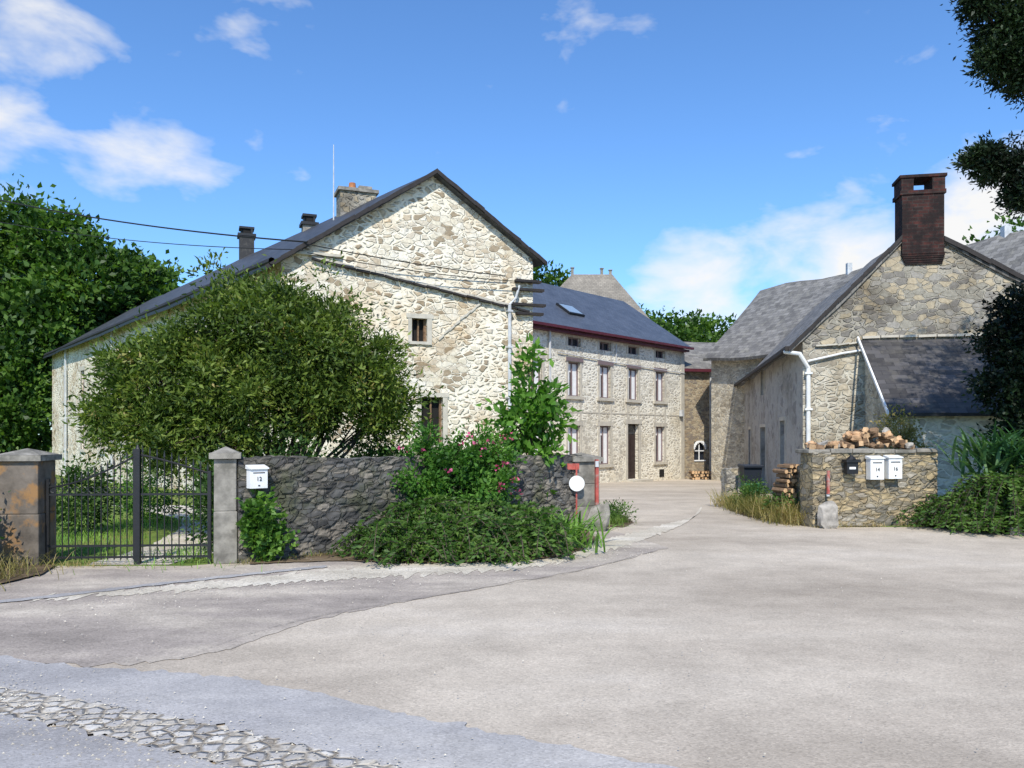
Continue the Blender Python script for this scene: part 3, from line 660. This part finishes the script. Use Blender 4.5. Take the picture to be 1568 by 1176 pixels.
# ------------------------------------------------------------ BARN behind
BN=group('slate_barn',(15,30,0)); q0=Vector((11.9,38.2,0));qd=Vector((2.75,-5,0)).normalized();qn=Vector((-.876,-.482,0))
Lb=24; r0=q0+Vector((0,0,8.45));r1=q0+qd*Lb+Vector((0,0,8.75))
e0_=q0+qn*3.6+Vector((0,0,4.95));e1_=q0+qd*Lb+qn*3.6+Vector((0,0,4.95))
roof('roof_west',e0_,e1_,r1,r0,.12,M['slate_old'],BN,.12,30,10,15)
f0=q0-qn*3.6+Vector((0,0,4.95));f1=q0+qd*Lb-qn*3.6+Vector((0,0,4.95)); roof('roof_east',f1,f0,r0,r1,.12,M['slate_old'],BN,.1,20,6,15)
BF=Frame((q0+qn*3.1)[:2],(q0+qn*3.1+qd*Lb)[:2]); wall('west_wall',BF,-1,5.2,[],M['lime'],BN)
BG=Frame((q0-qn*3.1)[:2],(q0+qn*3.1)[:2]); wall('north_gable',BG,-1,5.2,[],M['grey'],BN,top=[(0,5.2),(6.2,5.2),(3.1,8.3)])
mb=MB()
for s,w in((8.5,.3),(11.5,.25),(5,.2)):
    p=r0.lerp(r1,s/Lb); mb.box((p.x,p.y,p.z+.1),(w,w,.5))
mb.make('ridge_vents',M['zinc'],BN)

# ------------------------------------------------------------ low walls
def rubble_wall(name,p0,p1,th,h0,h1,mat,amp=.05,step=.06,parent=None):
    F=Frame(p0,p1); nx=max(2,int(F.L/step)); mb=MB()
    nz=max(2,int(h0/step)); ny=max(2,int(th/step))
    prof=[(th/2,j/nz) for j in range(nz+1)]+[(th/2-th*j/ny,1.0) for j in range(1,ny)]+[(-th/2,1-j/nz) for j in range(nz+1)]
    vs=[]
    for i in range(nx+1):
        t=F.L*i/nx; H=h0+(h1-h0)*i/nx+.05*noise.noise(Vector((t*1.1,3.3,0)))
        for o,zz in prof:
            p=F.p(t,zz*H,o); q=Vector((p.x*5.2,p.y*5.2,p.z*10))
            dd,_=noise.voronoi(q); e=min(dd[1]-dd[0],.35)/.35
            k=amp*(e*.6-.3)+amp*.4*noise.noise(q*.3)
            dirv=F.n*(1 if o>0 else -1) if zz<1 and abs(o)>th/2-.001 else Vector((0,0,1))
            if zz==1.0 and abs(abs(o)-th/2)<.001: dirv=(F.n*(1 if o>0 else -1)+Vector((0,0,1))).normalized()
            vs.append(p+dirv*k)
    w=len(prof); fs=[]
    for i in range(nx):
        for j in range(w-1): fs.append((i*w+j,(i+1)*w+j,(i+1)*w+j+1,i*w+j+1))
    fs.append(tuple(range(w))); fs.append(tuple(range(nx*w,nx*w+w))[::-1])
    mb.add(vs,fs)
    return mb.make(name,mat,parent)
rubble_wall('dark_stone_wall',(-3.5,10.0),(1.05,13.65),.4,1.3,1.24,M['dark'],.045,.03)
rubble_wall('mailbox_wall',(5.12,13.85),(7.5,14.3),.4,1.3,1.3,M['mail'],.045,.03)
rubble_wall('yard_side_wall',(5.35,14.1),(5.6,16.5),.35,1.1,.6,M['mail'],.05,.05)
rubble_wall('lane_stone_pier',(5.0,18.8),(5.28,18.85),.3,.8,.8,M['grey'],.05,.05)
mb=MB()
for i in range(6):
    F=Frame((5.05,13.87),(7.5,14.3)); a=i*.41; F.bx(mb,a,a+.4,1.28+random.uniform(-.015,.015),1.34+random.uniform(-.015,.015),-.25+random.uniform(-.02,.02),.24+random.uniform(-.02,.03),0)
mb.make('wall_coping',M['pillar'],None,bevel=.012)

def pillar(name,x,y,w,h,mat,rz=0,capmat=None,courses=5):
    gp=group(name,(x,y,0)); mb=MB()
    for i in range(courses):
        ww=w+random.uniform(-.008,.008); mb.box((x+random.uniform(-.005,.005),y,h*(i+.5)/courses),(ww,ww,h/courses-.004),rz)
    mb.box((x,y,h/2),(w-.02,w-.02,h-.01),rz); mb.make('shaft',mat,gp,bevel=.012)
    mb=MB(); mb.box((x,y,h+.035),(w+.1,w+.1,.07),rz)
    R=Matrix.Rotation(rz,3,'Z'); vs=[R@Vector((a*(w/2+.03),b*(w/2+.03),0))+Vector((x,y,h+.072)) for a,b in((-1,-1),(1,-1),(1,1),(-1,1))]+[Vector((x,y,h+.15))]
    mb.add(vs,[(0,1,4),(1,2,4),(2,3,4),(3,0,4)]); mb.make('cap',capmat or mat,gp); return gp
pillar('gate_pillar',-5.93,9.75,.46,1.28,M['rust'],.1,M['pillar'],2)
pillar('gate_pillar',-3.57,9.93,.27,1.3,M['pillar'],.3,None,2)
pillar('wall_end_pillar',1.18,13.7,.48,1.14,M['pillar'],.4,None,3)
mb=MB(); mb.rock((1.42,13.1,.2),1,0,(.2,.14,.3),.5,.35); mb.make('guard_stone',M['pillar'])
mb=MB(); mb.rock((5.36,13.5,.22),1,0,(.19,.08,.28),.3,.05); mb.make('guard_stone',M['rock'])

# gate
GT=group('iron_gate',(-4.7,9.75,0)); F=Frame((-5.68,9.72),(-3.72,9.85)); mb=MB(); tp=1.08
def topz(t):
    u=t/tp if t<tp else (t-tp)/(F.L-tp)
    return 1.0+.4*(u**1.6 if t<tp else 1-.6*u**1.2)
n=13
for i in range(n+1):
    t=.03+(tp-.08)*i/n; z=topz(t)-.06; tube(mb,[F.p(t,.06,0),F.p(t,z+.05,0)],[.008,.008],5); mb.cyl(F.p(t,z+.05,0),F.p(t,z+.13,0),.015,.002,5)
n=9
for i in range(n+1):
    t=tp+.06+(F.L-tp-.1)*i/n; z=topz(t)-.06; tube(mb,[F.p(t,.06,0),F.p(t,z+.05,0)],[.008,.008],5); mb.cyl(F.p(t,z+.05,0),F.p(t,z+.13,0),.015,.002,5)
for lo in(.08,.22,.85):
    F.bx(mb,.0,tp-.04,lo,lo+.025,-.012,.012);F.bx(mb,tp+.04,F.L,lo,lo+.025,-.012,.012)
for k in range(24):
    t0=.01+(tp-.05)*k/24;t1=.01+(tp-.05)*(k+1)/24; tube(mb,[F.p(t0,topz(t0)-.05,0),F.p(t1,topz(t1)-.05,0)],[.012,.012],6)
    t0=tp+.04+(F.L-tp-.05)*k/24;t1=tp+.04+(F.L-tp-.05)*(k+1)/24; tube(mb,[F.p(t0,topz(t0)-.05,0),F.p(t1,topz(t1)-.05,0)],[.012,.012],6)
F.bx(mb,tp-.035,tp+.035,0,1.42,-.03,.03); mb.cyl(F.p(tp,1.42,0),F.p(tp,1.47,0),.03,.01,8)
F.bx(mb,0,.035,0,1.05,-.02,.02);F.bx(mb,F.L-.035,F.L,0,1.15,-.02,.02)
for k in range(11):
    c0=.08+.09*k
    pts=[F.p(c0+.035*math.cos(q*.7),.92+.035*math.sin(q*.7),0) for q in range(10)]; tube(mb,pts,[.005]*10,4)
mb.make('gate_leaves_and_post',M['black'],GT)

def text(s,loc,rz,size,parent,name='number'):
    cu=bpy.data.curves.new(name,'FONT'); cu.body=s; cu.size=size; cu.extrude=.002; cu.align_x='CENTER'
    ob=bpy.data.objects.new(name,cu); ob.rotation_euler=(math.radians(90),0,rz); ob.location=loc; cu.materials.append(M['black'])
    COL.objects.link(ob); ob.parent=parent; ob.matrix_parent_inverse=Matrix.Translation(-parent.location)
MW=Frame((5.12,13.85),(7.5,14.3))
def mailbox(F,t,z,num,w=.27,h=.38,o=.2,mat='white',ts=.09):
    gp=group('mailbox',F.p(t,z,o)); mb=MB()
    F.bx(mb,t-w/2,t+w/2,z,z+h,o,o+.13,0)
    vs=[F.p(t-w/2-.012,z+h,o-.01),F.p(t+w/2+.012,z+h,o-.01),F.p(t+w/2+.012,z+h,o+.15),F.p(t-w/2-.012,z+h,o+.15),F.p(t-w/2-.012,z+h+.05,o-.01),F.p(t+w/2+.012,z+h+.05,o-.01),F.p(t+w/2+.012,z+h+.015,o+.15),F.p(t-w/2-.012,z+h+.015,o+.15)]
    mb.add(vs,[(0,1,2,3),(4,5,6,7),(0,1,5,4),(1,2,6,5),(2,3,7,6),(3,0,4,7)],0)
    F.bx(mb,t-w*.34,t+w*.34,z+h*.78,z+h*.83,o+.13,o+.134,1); F.bx(mb,t-.012,t+.012,z+h*.12,z+h*.18,o+.13,o+.137,1)
    mb.make('box_and_lid',[M[mat],M['black']],gp,bevel=.004)
    if num: text(num,F.p(t,z+h*.4,o+.136),F.rz,ts,gp)
mailbox(MW,1.12,.82,'14',.26,.36,.23); mailbox(MW,1.47,.83,'16',.26,.36,.23)
DW=Frame((-3.5,10.0),(1.05,13.65)); mailbox(DW,.2,.93,'12',.22,.24,.21,'white',.07)
gp=group('mailbox',MW.p(.66,1.0,.3)); mb=MB(); MW.bx(mb,.56,.77,.92,1.12,.24,.34,0); MW.bx(mb,.53,.8,1.12,1.17,.22,.37,0); mb.cyl(MW.p(.665,1.17,.3),MW.p(.665,1.24,.3),.09,.02,8); MW.bx(mb,.6,.72,1.0,1.04,.34,.345,1); mb.make('black_box',[M['black'],M['white']],gp,bevel=.006)
gp=group('marker_post',(1.43,13.45,0)); mb=MB(); mb.box((1.43,13.45,.75),(.05,.05,.85),.4); mb.box((1.43,13.42,1.1),(.06,.02,.1),.4,1); mb.make('red_post',[M['red'],M['zinc']],gp)
gp=group('marker_post',(5.4,13.62,0)); mb=MB(); mb.box((5.4,13.6,.78),(.045,.03,.4),.2); mb.box((5.4,13.61,.56),(.05,.02,.04),.2,1); mb.make('red_post',[M['red'],M['zinc']],gp)
gp=group('round_sign',(1.08,13.25,.7)); mb=MB(); mb.cyl((1.08,13.3,.78),(1.08,13.27,.78),.13,.13,24); mb.box((1.0,13.33,1.06),(.26,.02,.1),.3,1); mb.cyl((1.08,13.33,0),(1.08,13.33,1.1),.015,.015,8,1); mb.make('disc_and_plate',[M['white'],M['red']],gp)
mb=MB()
for i in range(75):
    t=random.uniform(.12,1.95); hgt=1.37+(.3*random.random() if .75<t<1.85 else .07*random.random())*(1-abs(t-1.3)*.5)
    if random.random()<.4:
        mb.rock(MW.p(t,hgt+.02,random.uniform(-.18,.14)),random.uniform(.05,.1),random.choice([0,1,1,2]),(random.uniform(.8,1.4),.8,random.uniform(.6,1)),.6,random.uniform(-.6,.6))
    else:
        c=MW.p(t,hgt,random.uniform(-.15,.1)); az=random.uniform(-.8,.8)+MW.rz+math.pi/2; d=Vector((math.cos(az),math.sin(az),random.uniform(-.3,.3)))*.14
        mb.cyl(c-d,c+d,random.uniform(.035,.065),None,random.choice([3,4,5]),2,3)
mb.make('firewood_and_rubble',[M['rock'],M['rock2'],M['logside'],M['logend']])
def logs(name,x,y,z,w,h,rz,r=.06,ln=.35):
    mb=MB(); R=Matrix.Rotation(rz,3,'Z'); k=0; zz=r
    while zz<h:
        xx=-w/2+(r if k%2 else 0)
        while xx<w/2-(zz/h)*w*.15:
            rr=r*random.uniform(.6,1.1); j=random.uniform(-.06,.06)
            p=R@Vector((xx+random.uniform(-.015,.015),-ln/2+j,zz+random.uniform(-.01,.01))); q=R@Vector((xx+random.uniform(-.02,.02),ln/2+j,zz)); O=Vector((x,y,z)); mb.cyl(O+p,O+q,rr,rr,random.choice([4,5,6,7]),0,1); xx+=2*r
        zz+=1.75*r;k+=1
    return mb.make(name,[M['logside'],M['logend']])
logs('firewood_pile',5.22,14.75,0,.6,1.05,.35,.05); logs('firewood_pile',9.2,37.6,-.55,1.6,.5,.25,.08)
gp=group('wheelie_bin',(5.45,18.2,0)); mb=MB(); bx_,by_=5.45,18.2
for z0,z1,w0,w1,mi in((.05,.5,.16,.18,1),(.5,.84,.18,.205,0)):
    vs=[(bx_+a*w0,by_+b*w0,z0) for a,b in((-1,-1),(1,-1),(1,1),(-1,1))]+[(bx_+a*w1,by_+b*w1,z1) for a,b in((-1,-1),(1,-1),(1,1),(-1,1))]
    mb.add(vs,[(0,3,2,1),(4,5,6,7),(0,1,5,4),(1,2,6,5),(2,3,7,6),(3,0,4,7)],mi)
mb.box((bx_,by_-.02,.875),(.46,.48,.06),0,0); mb.box((bx_,by_+.24,.85),(.36,.05,.05),0,0); mb.cyl((bx_-.18,by_+.18,.1),(bx_+.18,by_+.18,.1),.1,.1,12,0); mb.make('body_lid_wheels',[M['bin'],M['bingreen']],gp,bevel=.01)
mb=MB()
for i in range(9): mb.box((8.1+i*.5,12.55-i*.22,.06),(.46,.16,.13),-.42)
mb.make('bed_edging_kerb',M['pillar'],None,bevel=.02)

# ------------------------------------------------------------ VEGETATION
def plant(name,lobes,ncl,nlf,cr,size,asp,mat,trunk=None,inner=.45,wobble=.45,cull=None):
    gp=group(name,(lobes[0][0],lobes[0][1],0))
    P,D=crown(lobes,ncl,nlf,cr,inner,.8,wobble,cull); leafmesh('foliage',P,size,asp,mat,gp,D)
    if trunk:
        mb=MB()
        for (bx,by,bz,r) in trunk:
            for l in lobes:
                m_=Vector((bx*.55+l[0]*.45,by*.55+l[1]*.45,bz+(l[2]-bz)*.55))+Vector((random.uniform(-.1,.1),random.uniform(-.1,.1),0))*l[3]
                e_=Vector(l[:3])+Vector((random.uniform(-.3,.3),0,.35))*l[3]
                tube(mb,[(bx,by,bz),Vector((bx,by,bz)).lerp(m_,.5)+Vector((0,0,(l[2]-bz)*.06)),m_,e_],[r,r*.75,r*.5,r*.12],6)
                for q in range(4):
                    s=m_.lerp(e_,random.random()); ee=Vector(l[:3])+Vector((random.uniform(-.8,.8)*l[3],random.uniform(-.8,.8)*l[4],random.uniform(-.3,.8)*l[5]))
                    tube(mb,[s,s.lerp(ee,.5)+Vector((0,0,.05*l[3])),ee],[r*.3,r*.2,r*.05],4)
        mb.make('trunk_and_limbs',M['bark'],gp)
    return gp
Lb_=[(-4.04,12.8,3.1,1.0,1.1,.95),(-4.85,12.8,2.6,1.05,1.1,.85),(-3.2,12.8,2.75,1.0,1.1,.85),(-5.7,12.6,2.15,.85,.9,.75),(-2.5,12.9,2.35,.75,.8,.65),(-4.1,12.4,2.15,1.0,1.0,.65),(-6.3,12.5,1.9,.4,.5,.45),(-1.95,12.9,1.95,.45,.5,.55),(-3.8,12.8,3.75,.5,.5,.45),(-3.0,12.5,1.95,.6,.7,.4),(-5.3,12.2,1.65,.8,.8,.5),(-4.5,12.0,1.55,.6,.5,.45),
 (-4.5,12.7,3.55,.35,.4,.35),(-2.75,12.8,3.35,.4,.4,.35),(-5.3,12.7,3.0,.4,.4,.35),(-2.2,12.8,2.85,.35,.35,.3),(-6.0,12.5,2.75,.3,.3,.25)]
plant('large_willow_shrub',Lb_,2300,52,.27,.105,.34,M['f_shrub'],[(-3.9,12.9,0,.06),(-3.6,12.7,0,.05),(-4.2,12.8,0,.05)],.3,.7,1.9)
plant('garden_hedge',[(-4.0,11.2,.6,.45,.4,.6),(-3.8,10.6,.5,.3,.35,.55),(-3.2,11.8,.9,.6,.4,.65),(-2.2,13.0,1.0,.5,.4,.5),(-6.9,12.8,.5,.4,.5,.6)],340,44,.22,.075,.5,M['f_hedge'],None,.2)
plant('rose_bush',[(-.95,11.7,1.05,.6,.5,.55),(-.45,12.1,1.2,.5,.45,.45),(-1.35,11.4,.85,.35,.4,.42),(-.6,11.6,.65,.6,.5,.45)],420,42,.17,.075,.55,M['f_rose'],[(-.8,11.8,0,.025)],.35,.6,3.0)
P,D=crown([(-.8,11.55,1.1,.7,.5,.6),(-.3,11.85,1.15,.45,.4,.5)],34,6,.045,.9); leafmesh('rose_blossoms',P,.05,.9,M['f_pink'],None,D)
plant('young_maple',[(.32,13.35,2.3,.34,.34,.36),(.2,13.3,1.75,.4,.36,.36),(.58,13.3,1.9,.36,.34,.34),(.35,13.3,1.25,.38,.34,.34),(.3,13.3,2.8,.16,.16,.22),(.5,13.3,.85,.25,.25,.3)],170,18,.2,.15,.5,M['f_sap'],[(.35,13.35,0,.03)],.3,.8,2.5)
def sprays(name,centres,n,ln,mat,size=.06,asp=.35,per=20,up=.7):
    P=[];D=[];mb=MB()
    for i in range(n):
        c=random.choice(centres); b=Vector((c[0]+random.gauss(0,c[3]*.4),c[1]+random.gauss(0,c[3]*.4),c[2]))
        az=random.uniform(0,6.283); o=Vector((math.cos(az),math.sin(az),0)); l=ln*random.uniform(.5,1.25); h=up*random.uniform(.6,1.4)
        pts=[]
        for k in range(per):
            t=k/per; p=b+o*l*t+Vector((0,0,l*(h*1.6*t-h*1.55*t*t)-b.z*.8*t*t)); p.z=max(p.z,.03); pts.append(p)
        tube(mb,pts[::5]+[pts[-1]],[.006]*(len(pts[::5])+1),3)
        for k in range(1,per):
            d=(pts[k]-pts[k-1])
            d=d.normalized() if d.length>1e-6 else o.copy()
            s=d.cross(Vector((0,0,1))).normalized()
            for sg in(-1,1): P.append(pts[k]);D.append(d*.7+s*sg*.8+Vector((0,0,.25)))
    gp=group(name,(centres[0][0],centres[0][1],0)); leafmesh('sprays',np.array([tuple(p) for p in P]),size,asp,mat,gp,np.array([tuple(p) for p in D]),.5); mb.make('stems',M['bark'],gp)
sprays('arching_low_shrub',[(-1.5,10.65,.15,.45),(-1.0,10.55,.3,.6),(-.4,10.6,.3,.6),(.05,10.85,.2,.5),(-.7,11.2,.5,.5),(-1.1,11.0,.5,.4),(-.1,11.3,.4,.5),(-.8,10.4,.1,.6),(-1.4,10.4,.05,.4),(-.2,10.4,.05,.4)],1150,.7,M['f_cot'],.08,.42)
blades('iris_clump',[(.55+random.gauss(0,.27),11.2+random.gauss(0,.25),.03) for _ in range(230)],.72,.06,M['f_iris'],None,.8,5,.7)
plant('ivy',[(-3.15,9.85,.55,.16,.08,.33),(-3.02,9.95,.3,.2,.08,.25)],60,24,.11,.08,.8,M['f_ivy'],None,.2)
sprays('spreading_juniper',[(8.0,13.5,.3,.5),(8.6,13.3,.4,.6),(9.2,13.0,.4,.6),(8.3,13.2,.7,.5),(9.0,13.3,.9,.6),(7.7,13.5,.2,.3),(8.3,12.9,.1,.5),(7.9,13.2,.1,.4)],1150,.85,M['f_cot'],.08,.42)
blades('yucca',[(8.45+random.gauss(0,.35),13.6+random.gauss(0,.2),1.05+random.uniform(-.2,.2)) for _ in range(260)],.85,.075,M['f_yucca'],None,.6,5,.9)
plant('climbing_shrub',[(7.55,15.6,1.75,.3,.3,.35),(7.6,15.5,1.35,.35,.3,.3)],90,28,.16,.06,.5,M['f_dry'],[(7.6,15.5,0,.03)],.3)
def grassline(name,lines,n,h,mat,sp=.1,w=.008,thr=-.12,z=0):
    bs=[]
    for i in range(n):
        (a,b_)=random.choice(lines); t=random.random(); x=a[0]+(b_[0]-a[0])*t+random.gauss(0,sp);y=a[1]+(b_[1]-a[1])*t+random.gauss(0,sp)
        if noise.noise(Vector((x*2.2,y*2.2,4)))>thr: bs.append((x,y,g(y)+z))
    return blades(name,bs,h,w,mat,None,.5,3,.6)
grassline('wall_base_grass',[((-3.4,9.75),(-2.2,10.6)),((5.1,13.55),(7.4,13.95)),((1.2,13.2),(1.8,13.4)),((-5.6,9.55),(-4,9.7))],1200,.12,M['f_dry'],.06)
grassline('dry_grass_verge',[((4.9,14.0),(4.75,17.8)),((5.0,14.1),(4.95,16))],2600,.55,M['f_dry'],.16,.016,-.5)
grassline('verge_grass',[((1.7,13.7),(1.7,16.0)),((1.9,13.9),(1.5,17))],1300,.3,M['f_green'],.16,.014,-.3)
grassline('gate_verge_grass',[((-6.4,7.6),(-5.6,8.7)),((-6.6,8.5),(-5.8,9.3)),((-7.4,8.0),(-6.2,9.4))],2600,.34,M['f_dry'],.25,.012)
grassline('lawn_grass',[((-7.5,10.5),(-5.8,10.5)),((-8,12),(-5.8,12)),((-4.0,10.2),(-3.8,11)),((-7.5,14),(-6,14))],3600,.16,M['f_iris'],.5,.014,-.6)
plant('verge_weeds',[(5.0,14.6,.25,.25,.4,.25),(5.0,16.5,.3,.3,.5,.35),(1.9,14.6,.12,.2,.4,.18)],170,24,.16,.06,.4,M['f_cot'],None,.1)
plant('bramble_bush',[(-6.35,8.9,.6,.32,.35,.55),(-6.6,8.4,.4,.35,.4,.4),(-6.2,8.9,.25,.3,.3,.25)],220,36,.2,.06,.5,M['f_cot'],None,.3)
plant('garden_rose_shrub',[(-6.6,14.6,.6,.6,.5,.6),(-5.4,15.5,.5,.4,.4,.5)],120,36,.2,.07,.5,M['f_rose'],None,.3)
def tree(name,base,lobes,ncl,nlf,cr,size,mat,tr=.35,inner=.5,asp=.6,cull=None,wp=1.0):
    gp=group(name,(base[0],base[1],0)); P,D=crown(lobes,ncl,nlf,cr,inner,.7,.6,cull,wp); leafmesh('foliage',P,size,asp,mat,gp,D)
    mb=MB(); b=Vector(base); top=Vector((np.mean([l[0] for l in lobes]),np.mean([l[1] for l in lobes]),np.mean([l[2] for l in lobes])))
    tube(mb,[b,b.lerp(top,.35),b.lerp(top,.7),top],[tr*1.3,tr,tr*.8,tr*.4],9)
    for l in lobes:
        s=b.lerp(top,random.uniform(.4,.8)); e=Vector(l[:3]); tube(mb,[s,s.lerp(e,.5)+Vector((0,0,.3)),e,e+Vector((0,0,l[5]*.3))],[tr*.3,tr*.18,tr*.08,tr*.03],6)
    mb.make('trunk_and_limbs',M['bark'],gp)
tree('woodland_tree',(-33,52,-.5),[(-30,52,13.9,2.8,2.8,2.4),(-33.5,52,12.5,3,3.5,3.2),(-27.5,51,11,2.6,3,2.4),(-30,50,9,3,3,2.2),(-34,51,8.5,3,3,2.6),(-28,50,7,2.6,3,2),(-31.5,50,6,3,3,2.4),(-35,51,5,3,3,3),(-30,50,3,4,3,2.6),(-32.3,52,15.4,1.6,1.6,1.4)],1500,36,1.05,.42,M['f_tree'],.35,.4,.6,.42)
tree('woodland_tree',(-25.5,56,-.5),[(-26,56,11.6,2.4,3,1.8),(-23.5,56,9.8,2.2,3,1.9),(-28,55,9,3,3,2.6),(-24.5,54,7.5,3,3,2.2),(-27,55,13,1.3,1.3,1)],700,36,1.0,.42,M['f_tree'],.35,.4,.6,.42)
tree('woodland_tree',(-40,60,-.5),[(-40,60,13,5,5,3.6),(-37,58,8,5,5,5),(-44,58,8,6,5,6)],450,36,1.6,.5,M['f_tree'],.35,.5,.6,.3)
tree('woodland_tree',(-34,48,-.5),[(-30.5,47,5,2.6,2,2.6),(-33,46,3,3,2,2.6),(-28.8,46,2.5,1.4,1.5,2)],420,36,1.0,.36,M['f_tree'],.3,.4,.6,.5)
for i,(x,y,z,r) in enumerate([(15.5,80,12,3.2),(19.5,82,12.2,3.6),(23,82,10.5,3.4),(12.8,85,13.5,2.8),(27,84,11,4)]):
    tree('distant_tree',(x,y,-.5),[(x,y,z-1,r*.8,r,r*.7),(x-r*.6,y,z-2.3,r*.7,r,r*.7),(x+r*.7,y,z-2.4,r*.7,r,r*.7),(x,y,z-5,r,r,r)],240,32,1.2,.5,M['f_tree'])
tree('distant_tree',(3.2,78,-.5),[(3.2,78,16.2,1.8,2,1.2),(5,78,14,2.5,2,2)],120,32,1.0,.45,M['f_tree'])
tree('distant_tree',(44,62,-.5),[(40,62,15.2,3,3,2.4),(44,62,15,4,4,4)],220,32,1.3,.45,M['f_tree'])
tree('overhanging_conifer',(11.2,12.5,0),[(7.2,11.5,7.5,.42,.5,.5),(6.95,11.5,8.2,.4,.4,.4),(7.4,11.5,6.85,.32,.4,.3),(7.0,11.5,7.05,.2,.3,.18),(7.15,11.5,5.45,.36,.5,.16),(6.8,11.5,5.6,.2,.3,.08),(7.45,11.5,5.05,.22,.3,.18),(7.9,11.5,7.2,.7,.8,.9),(8.0,11.6,5.3,.6,.6,.3),(9.4,12,6.5,1.3,1.3,1.4),(10.5,12.5,8.5,2,2,2.2),(6.7,11.4,7.75,.15,.2,.15)],2300,40,.17,.075,M['f_dark'],.14,.05,.4,None,.42)
tree('dark_yew_tree',(9.9,14.8,0),[(9.35,15,2.4,.5,.6,.4),(9.5,15,3.2,.5,.6,.4),(9.45,15,3.9,.4,.5,.35),(10.3,15,3,1,1,1.6),(9.0,15,3.5,.18,.3,.12),(8.95,15,2.6,.2,.3,.12),(9.9,14.8,1.7,.7,.7,.5)],800,40,.22,.09,M['f_dark'],.12,.2)

# ------------------------------------------------------------ SKY / SUN
sx,sy,el=-.06,-.99,math.radians(46)
sv=Vector((sx,sy,0)).normalized()*math.cos(el)+Vector((0,0,math.sin(el)))
sl=bpy.data.lights.new('sun','SUN'); sl.energy=5.0; sl.angle=math.radians(.5); sl.color=(1,.945,.85)
so_=bpy.data.objects.new('sun',sl); so_.rotation_euler=sv.to_track_quat('Z','Y').to_euler(); COL.objects.link(so_)
w=bpy.data.worlds.new("World"); scene.world=w; w.use_nodes=True; nt=w.node_tree
for n in list(nt.nodes): nt.nodes.remove(n)
out=nd(nt,'ShaderNodeOutputWorld'); sky=nd(nt,'ShaderNodeTexSky'); sky.sky_type='NISHITA'; sky.sun_disc=False; sky.sun_elevation=el
sky.sun_rotation=math.atan2(sx,sy); sky.air_density=1.0; sky.dust_density=.3; sky.ozone_density=2.0
bg=nd(nt,'ShaderNodeBackground'); bg.inputs[1].default_value=.135; nt.links.new(mix(nt,1.0,sky.outputs[0],(.82,1.2,1.6),'MULTIPLY'),bg.inputs[0])
bc=nd(nt,'ShaderNodeBackground'); bc.inputs[0].default_value=(1,.99,.97,1); bc.inputs[1].default_value=.97
tc_=nd(nt,'ShaderNodeTexCoord'); vec=tc_.outputs['Generated']
nrm=nd(nt,'ShaderNodeVectorMath',operation='NORMALIZE'); nt.links.new(vec,nrm.inputs[0])
tot=None
for (dx,dz,k0,k1,amp) in((-.64,.38,.982,1.0,.5),(-.50,.33,.993,1.0,.42),(-.30,.54,.988,1.0,.2),(.40,.20,.992,1.0,.8),(.25,.15,.992,1.0,.7),(.64,.24,.991,1.0,.75),(.5,.17,.99,1.0,.6)):
    v=Vector((dx,1,dz)).normalized(); dp=nd(nt,'ShaderNodeVectorMath',operation='DOT_PRODUCT'); nt.links.new(nrm.outputs[0],dp.inputs[0]); dp.inputs[1].default_value=v
    mr=nd(nt,'ShaderNodeMapRange'); nt.links.new(dp.outputs['Value'],mr.inputs[0]); mr.inputs[1].default_value=k0; mr.inputs[2].default_value=k1; mr.inputs[3].default_value=0; mr.inputs[4].default_value=amp
    if tot is None: tot=mr.outputs[0]
    else:
        mx=nd(nt,'ShaderNodeMath',operation='MAXIMUM'); nt.links.new(tot,mx.inputs[0]); nt.links.new(mr.outputs[0],mx.inputs[1]); tot=mx.outputs[0]
mp=nd(nt,'ShaderNodeMapping'); mp.inputs['Scale'].default_value=(1,1,2.0); nt.links.new(nrm.outputs[0],mp.inputs[0])
cn=noi(nt,mp.outputs[0],7.5,5,.55); cn.inputs['Distortion'].default_value=.2
ml=nd(nt,'ShaderNodeMath',operation='MULTIPLY_ADD'); nt.links.new(tot,ml.inputs[0]); ml.inputs[1].default_value=.42; nt.links.new(cn.outputs['Fac'],ml.inputs[2])
fac=ramp(nt,ml.outputs[0],[(.61,g3(0)),(.78,g3(.6)),(.92,g3(.97))])
ms=nd(nt,'ShaderNodeMixShader'); nt.links.new(fac,ms.inputs[0]); nt.links.new(bg.outputs[0],ms.inputs[1]); nt.links.new(bc.outputs[0],ms.inputs[2]); nt.links.new(ms.outputs[0],out.inputs[0])

# ------------------------------------------------------------ CAMERA
cam=bpy.data.cameras.new('camera'); cam.lens=28; cam.sensor_width=36; cam.shift_y=77/1568; cam.clip_end=3000; cam.clip_start=.1
co=bpy.data.objects.new('camera',cam); co.location=(0,0,1.6); co.rotation_euler=(math.radians(90),0,0); COL.objects.link(co); scene.camera=co
scene.view_settings.view_transform='Standard'; scene.view_settings.look='None'; scene.view_settings.exposure=0
for ob in list(COL.objects):
    if ob.type=='MESH' and ob.parent is None and ob.name not in('ground',):
        me=ob.data; n=len(me.vertices); a=np.empty(n*3); me.vertices.foreach_get('co',a); a=a.reshape(-1,3)
        c=np.array([(a[:,0].min()+a[:,0].max())/2,(a[:,1].min()+a[:,1].max())/2,a[:,2].min()]); a-=c
        me.vertices.foreach_set('co',a.reshape(-1)); me.update(); ob.location=c
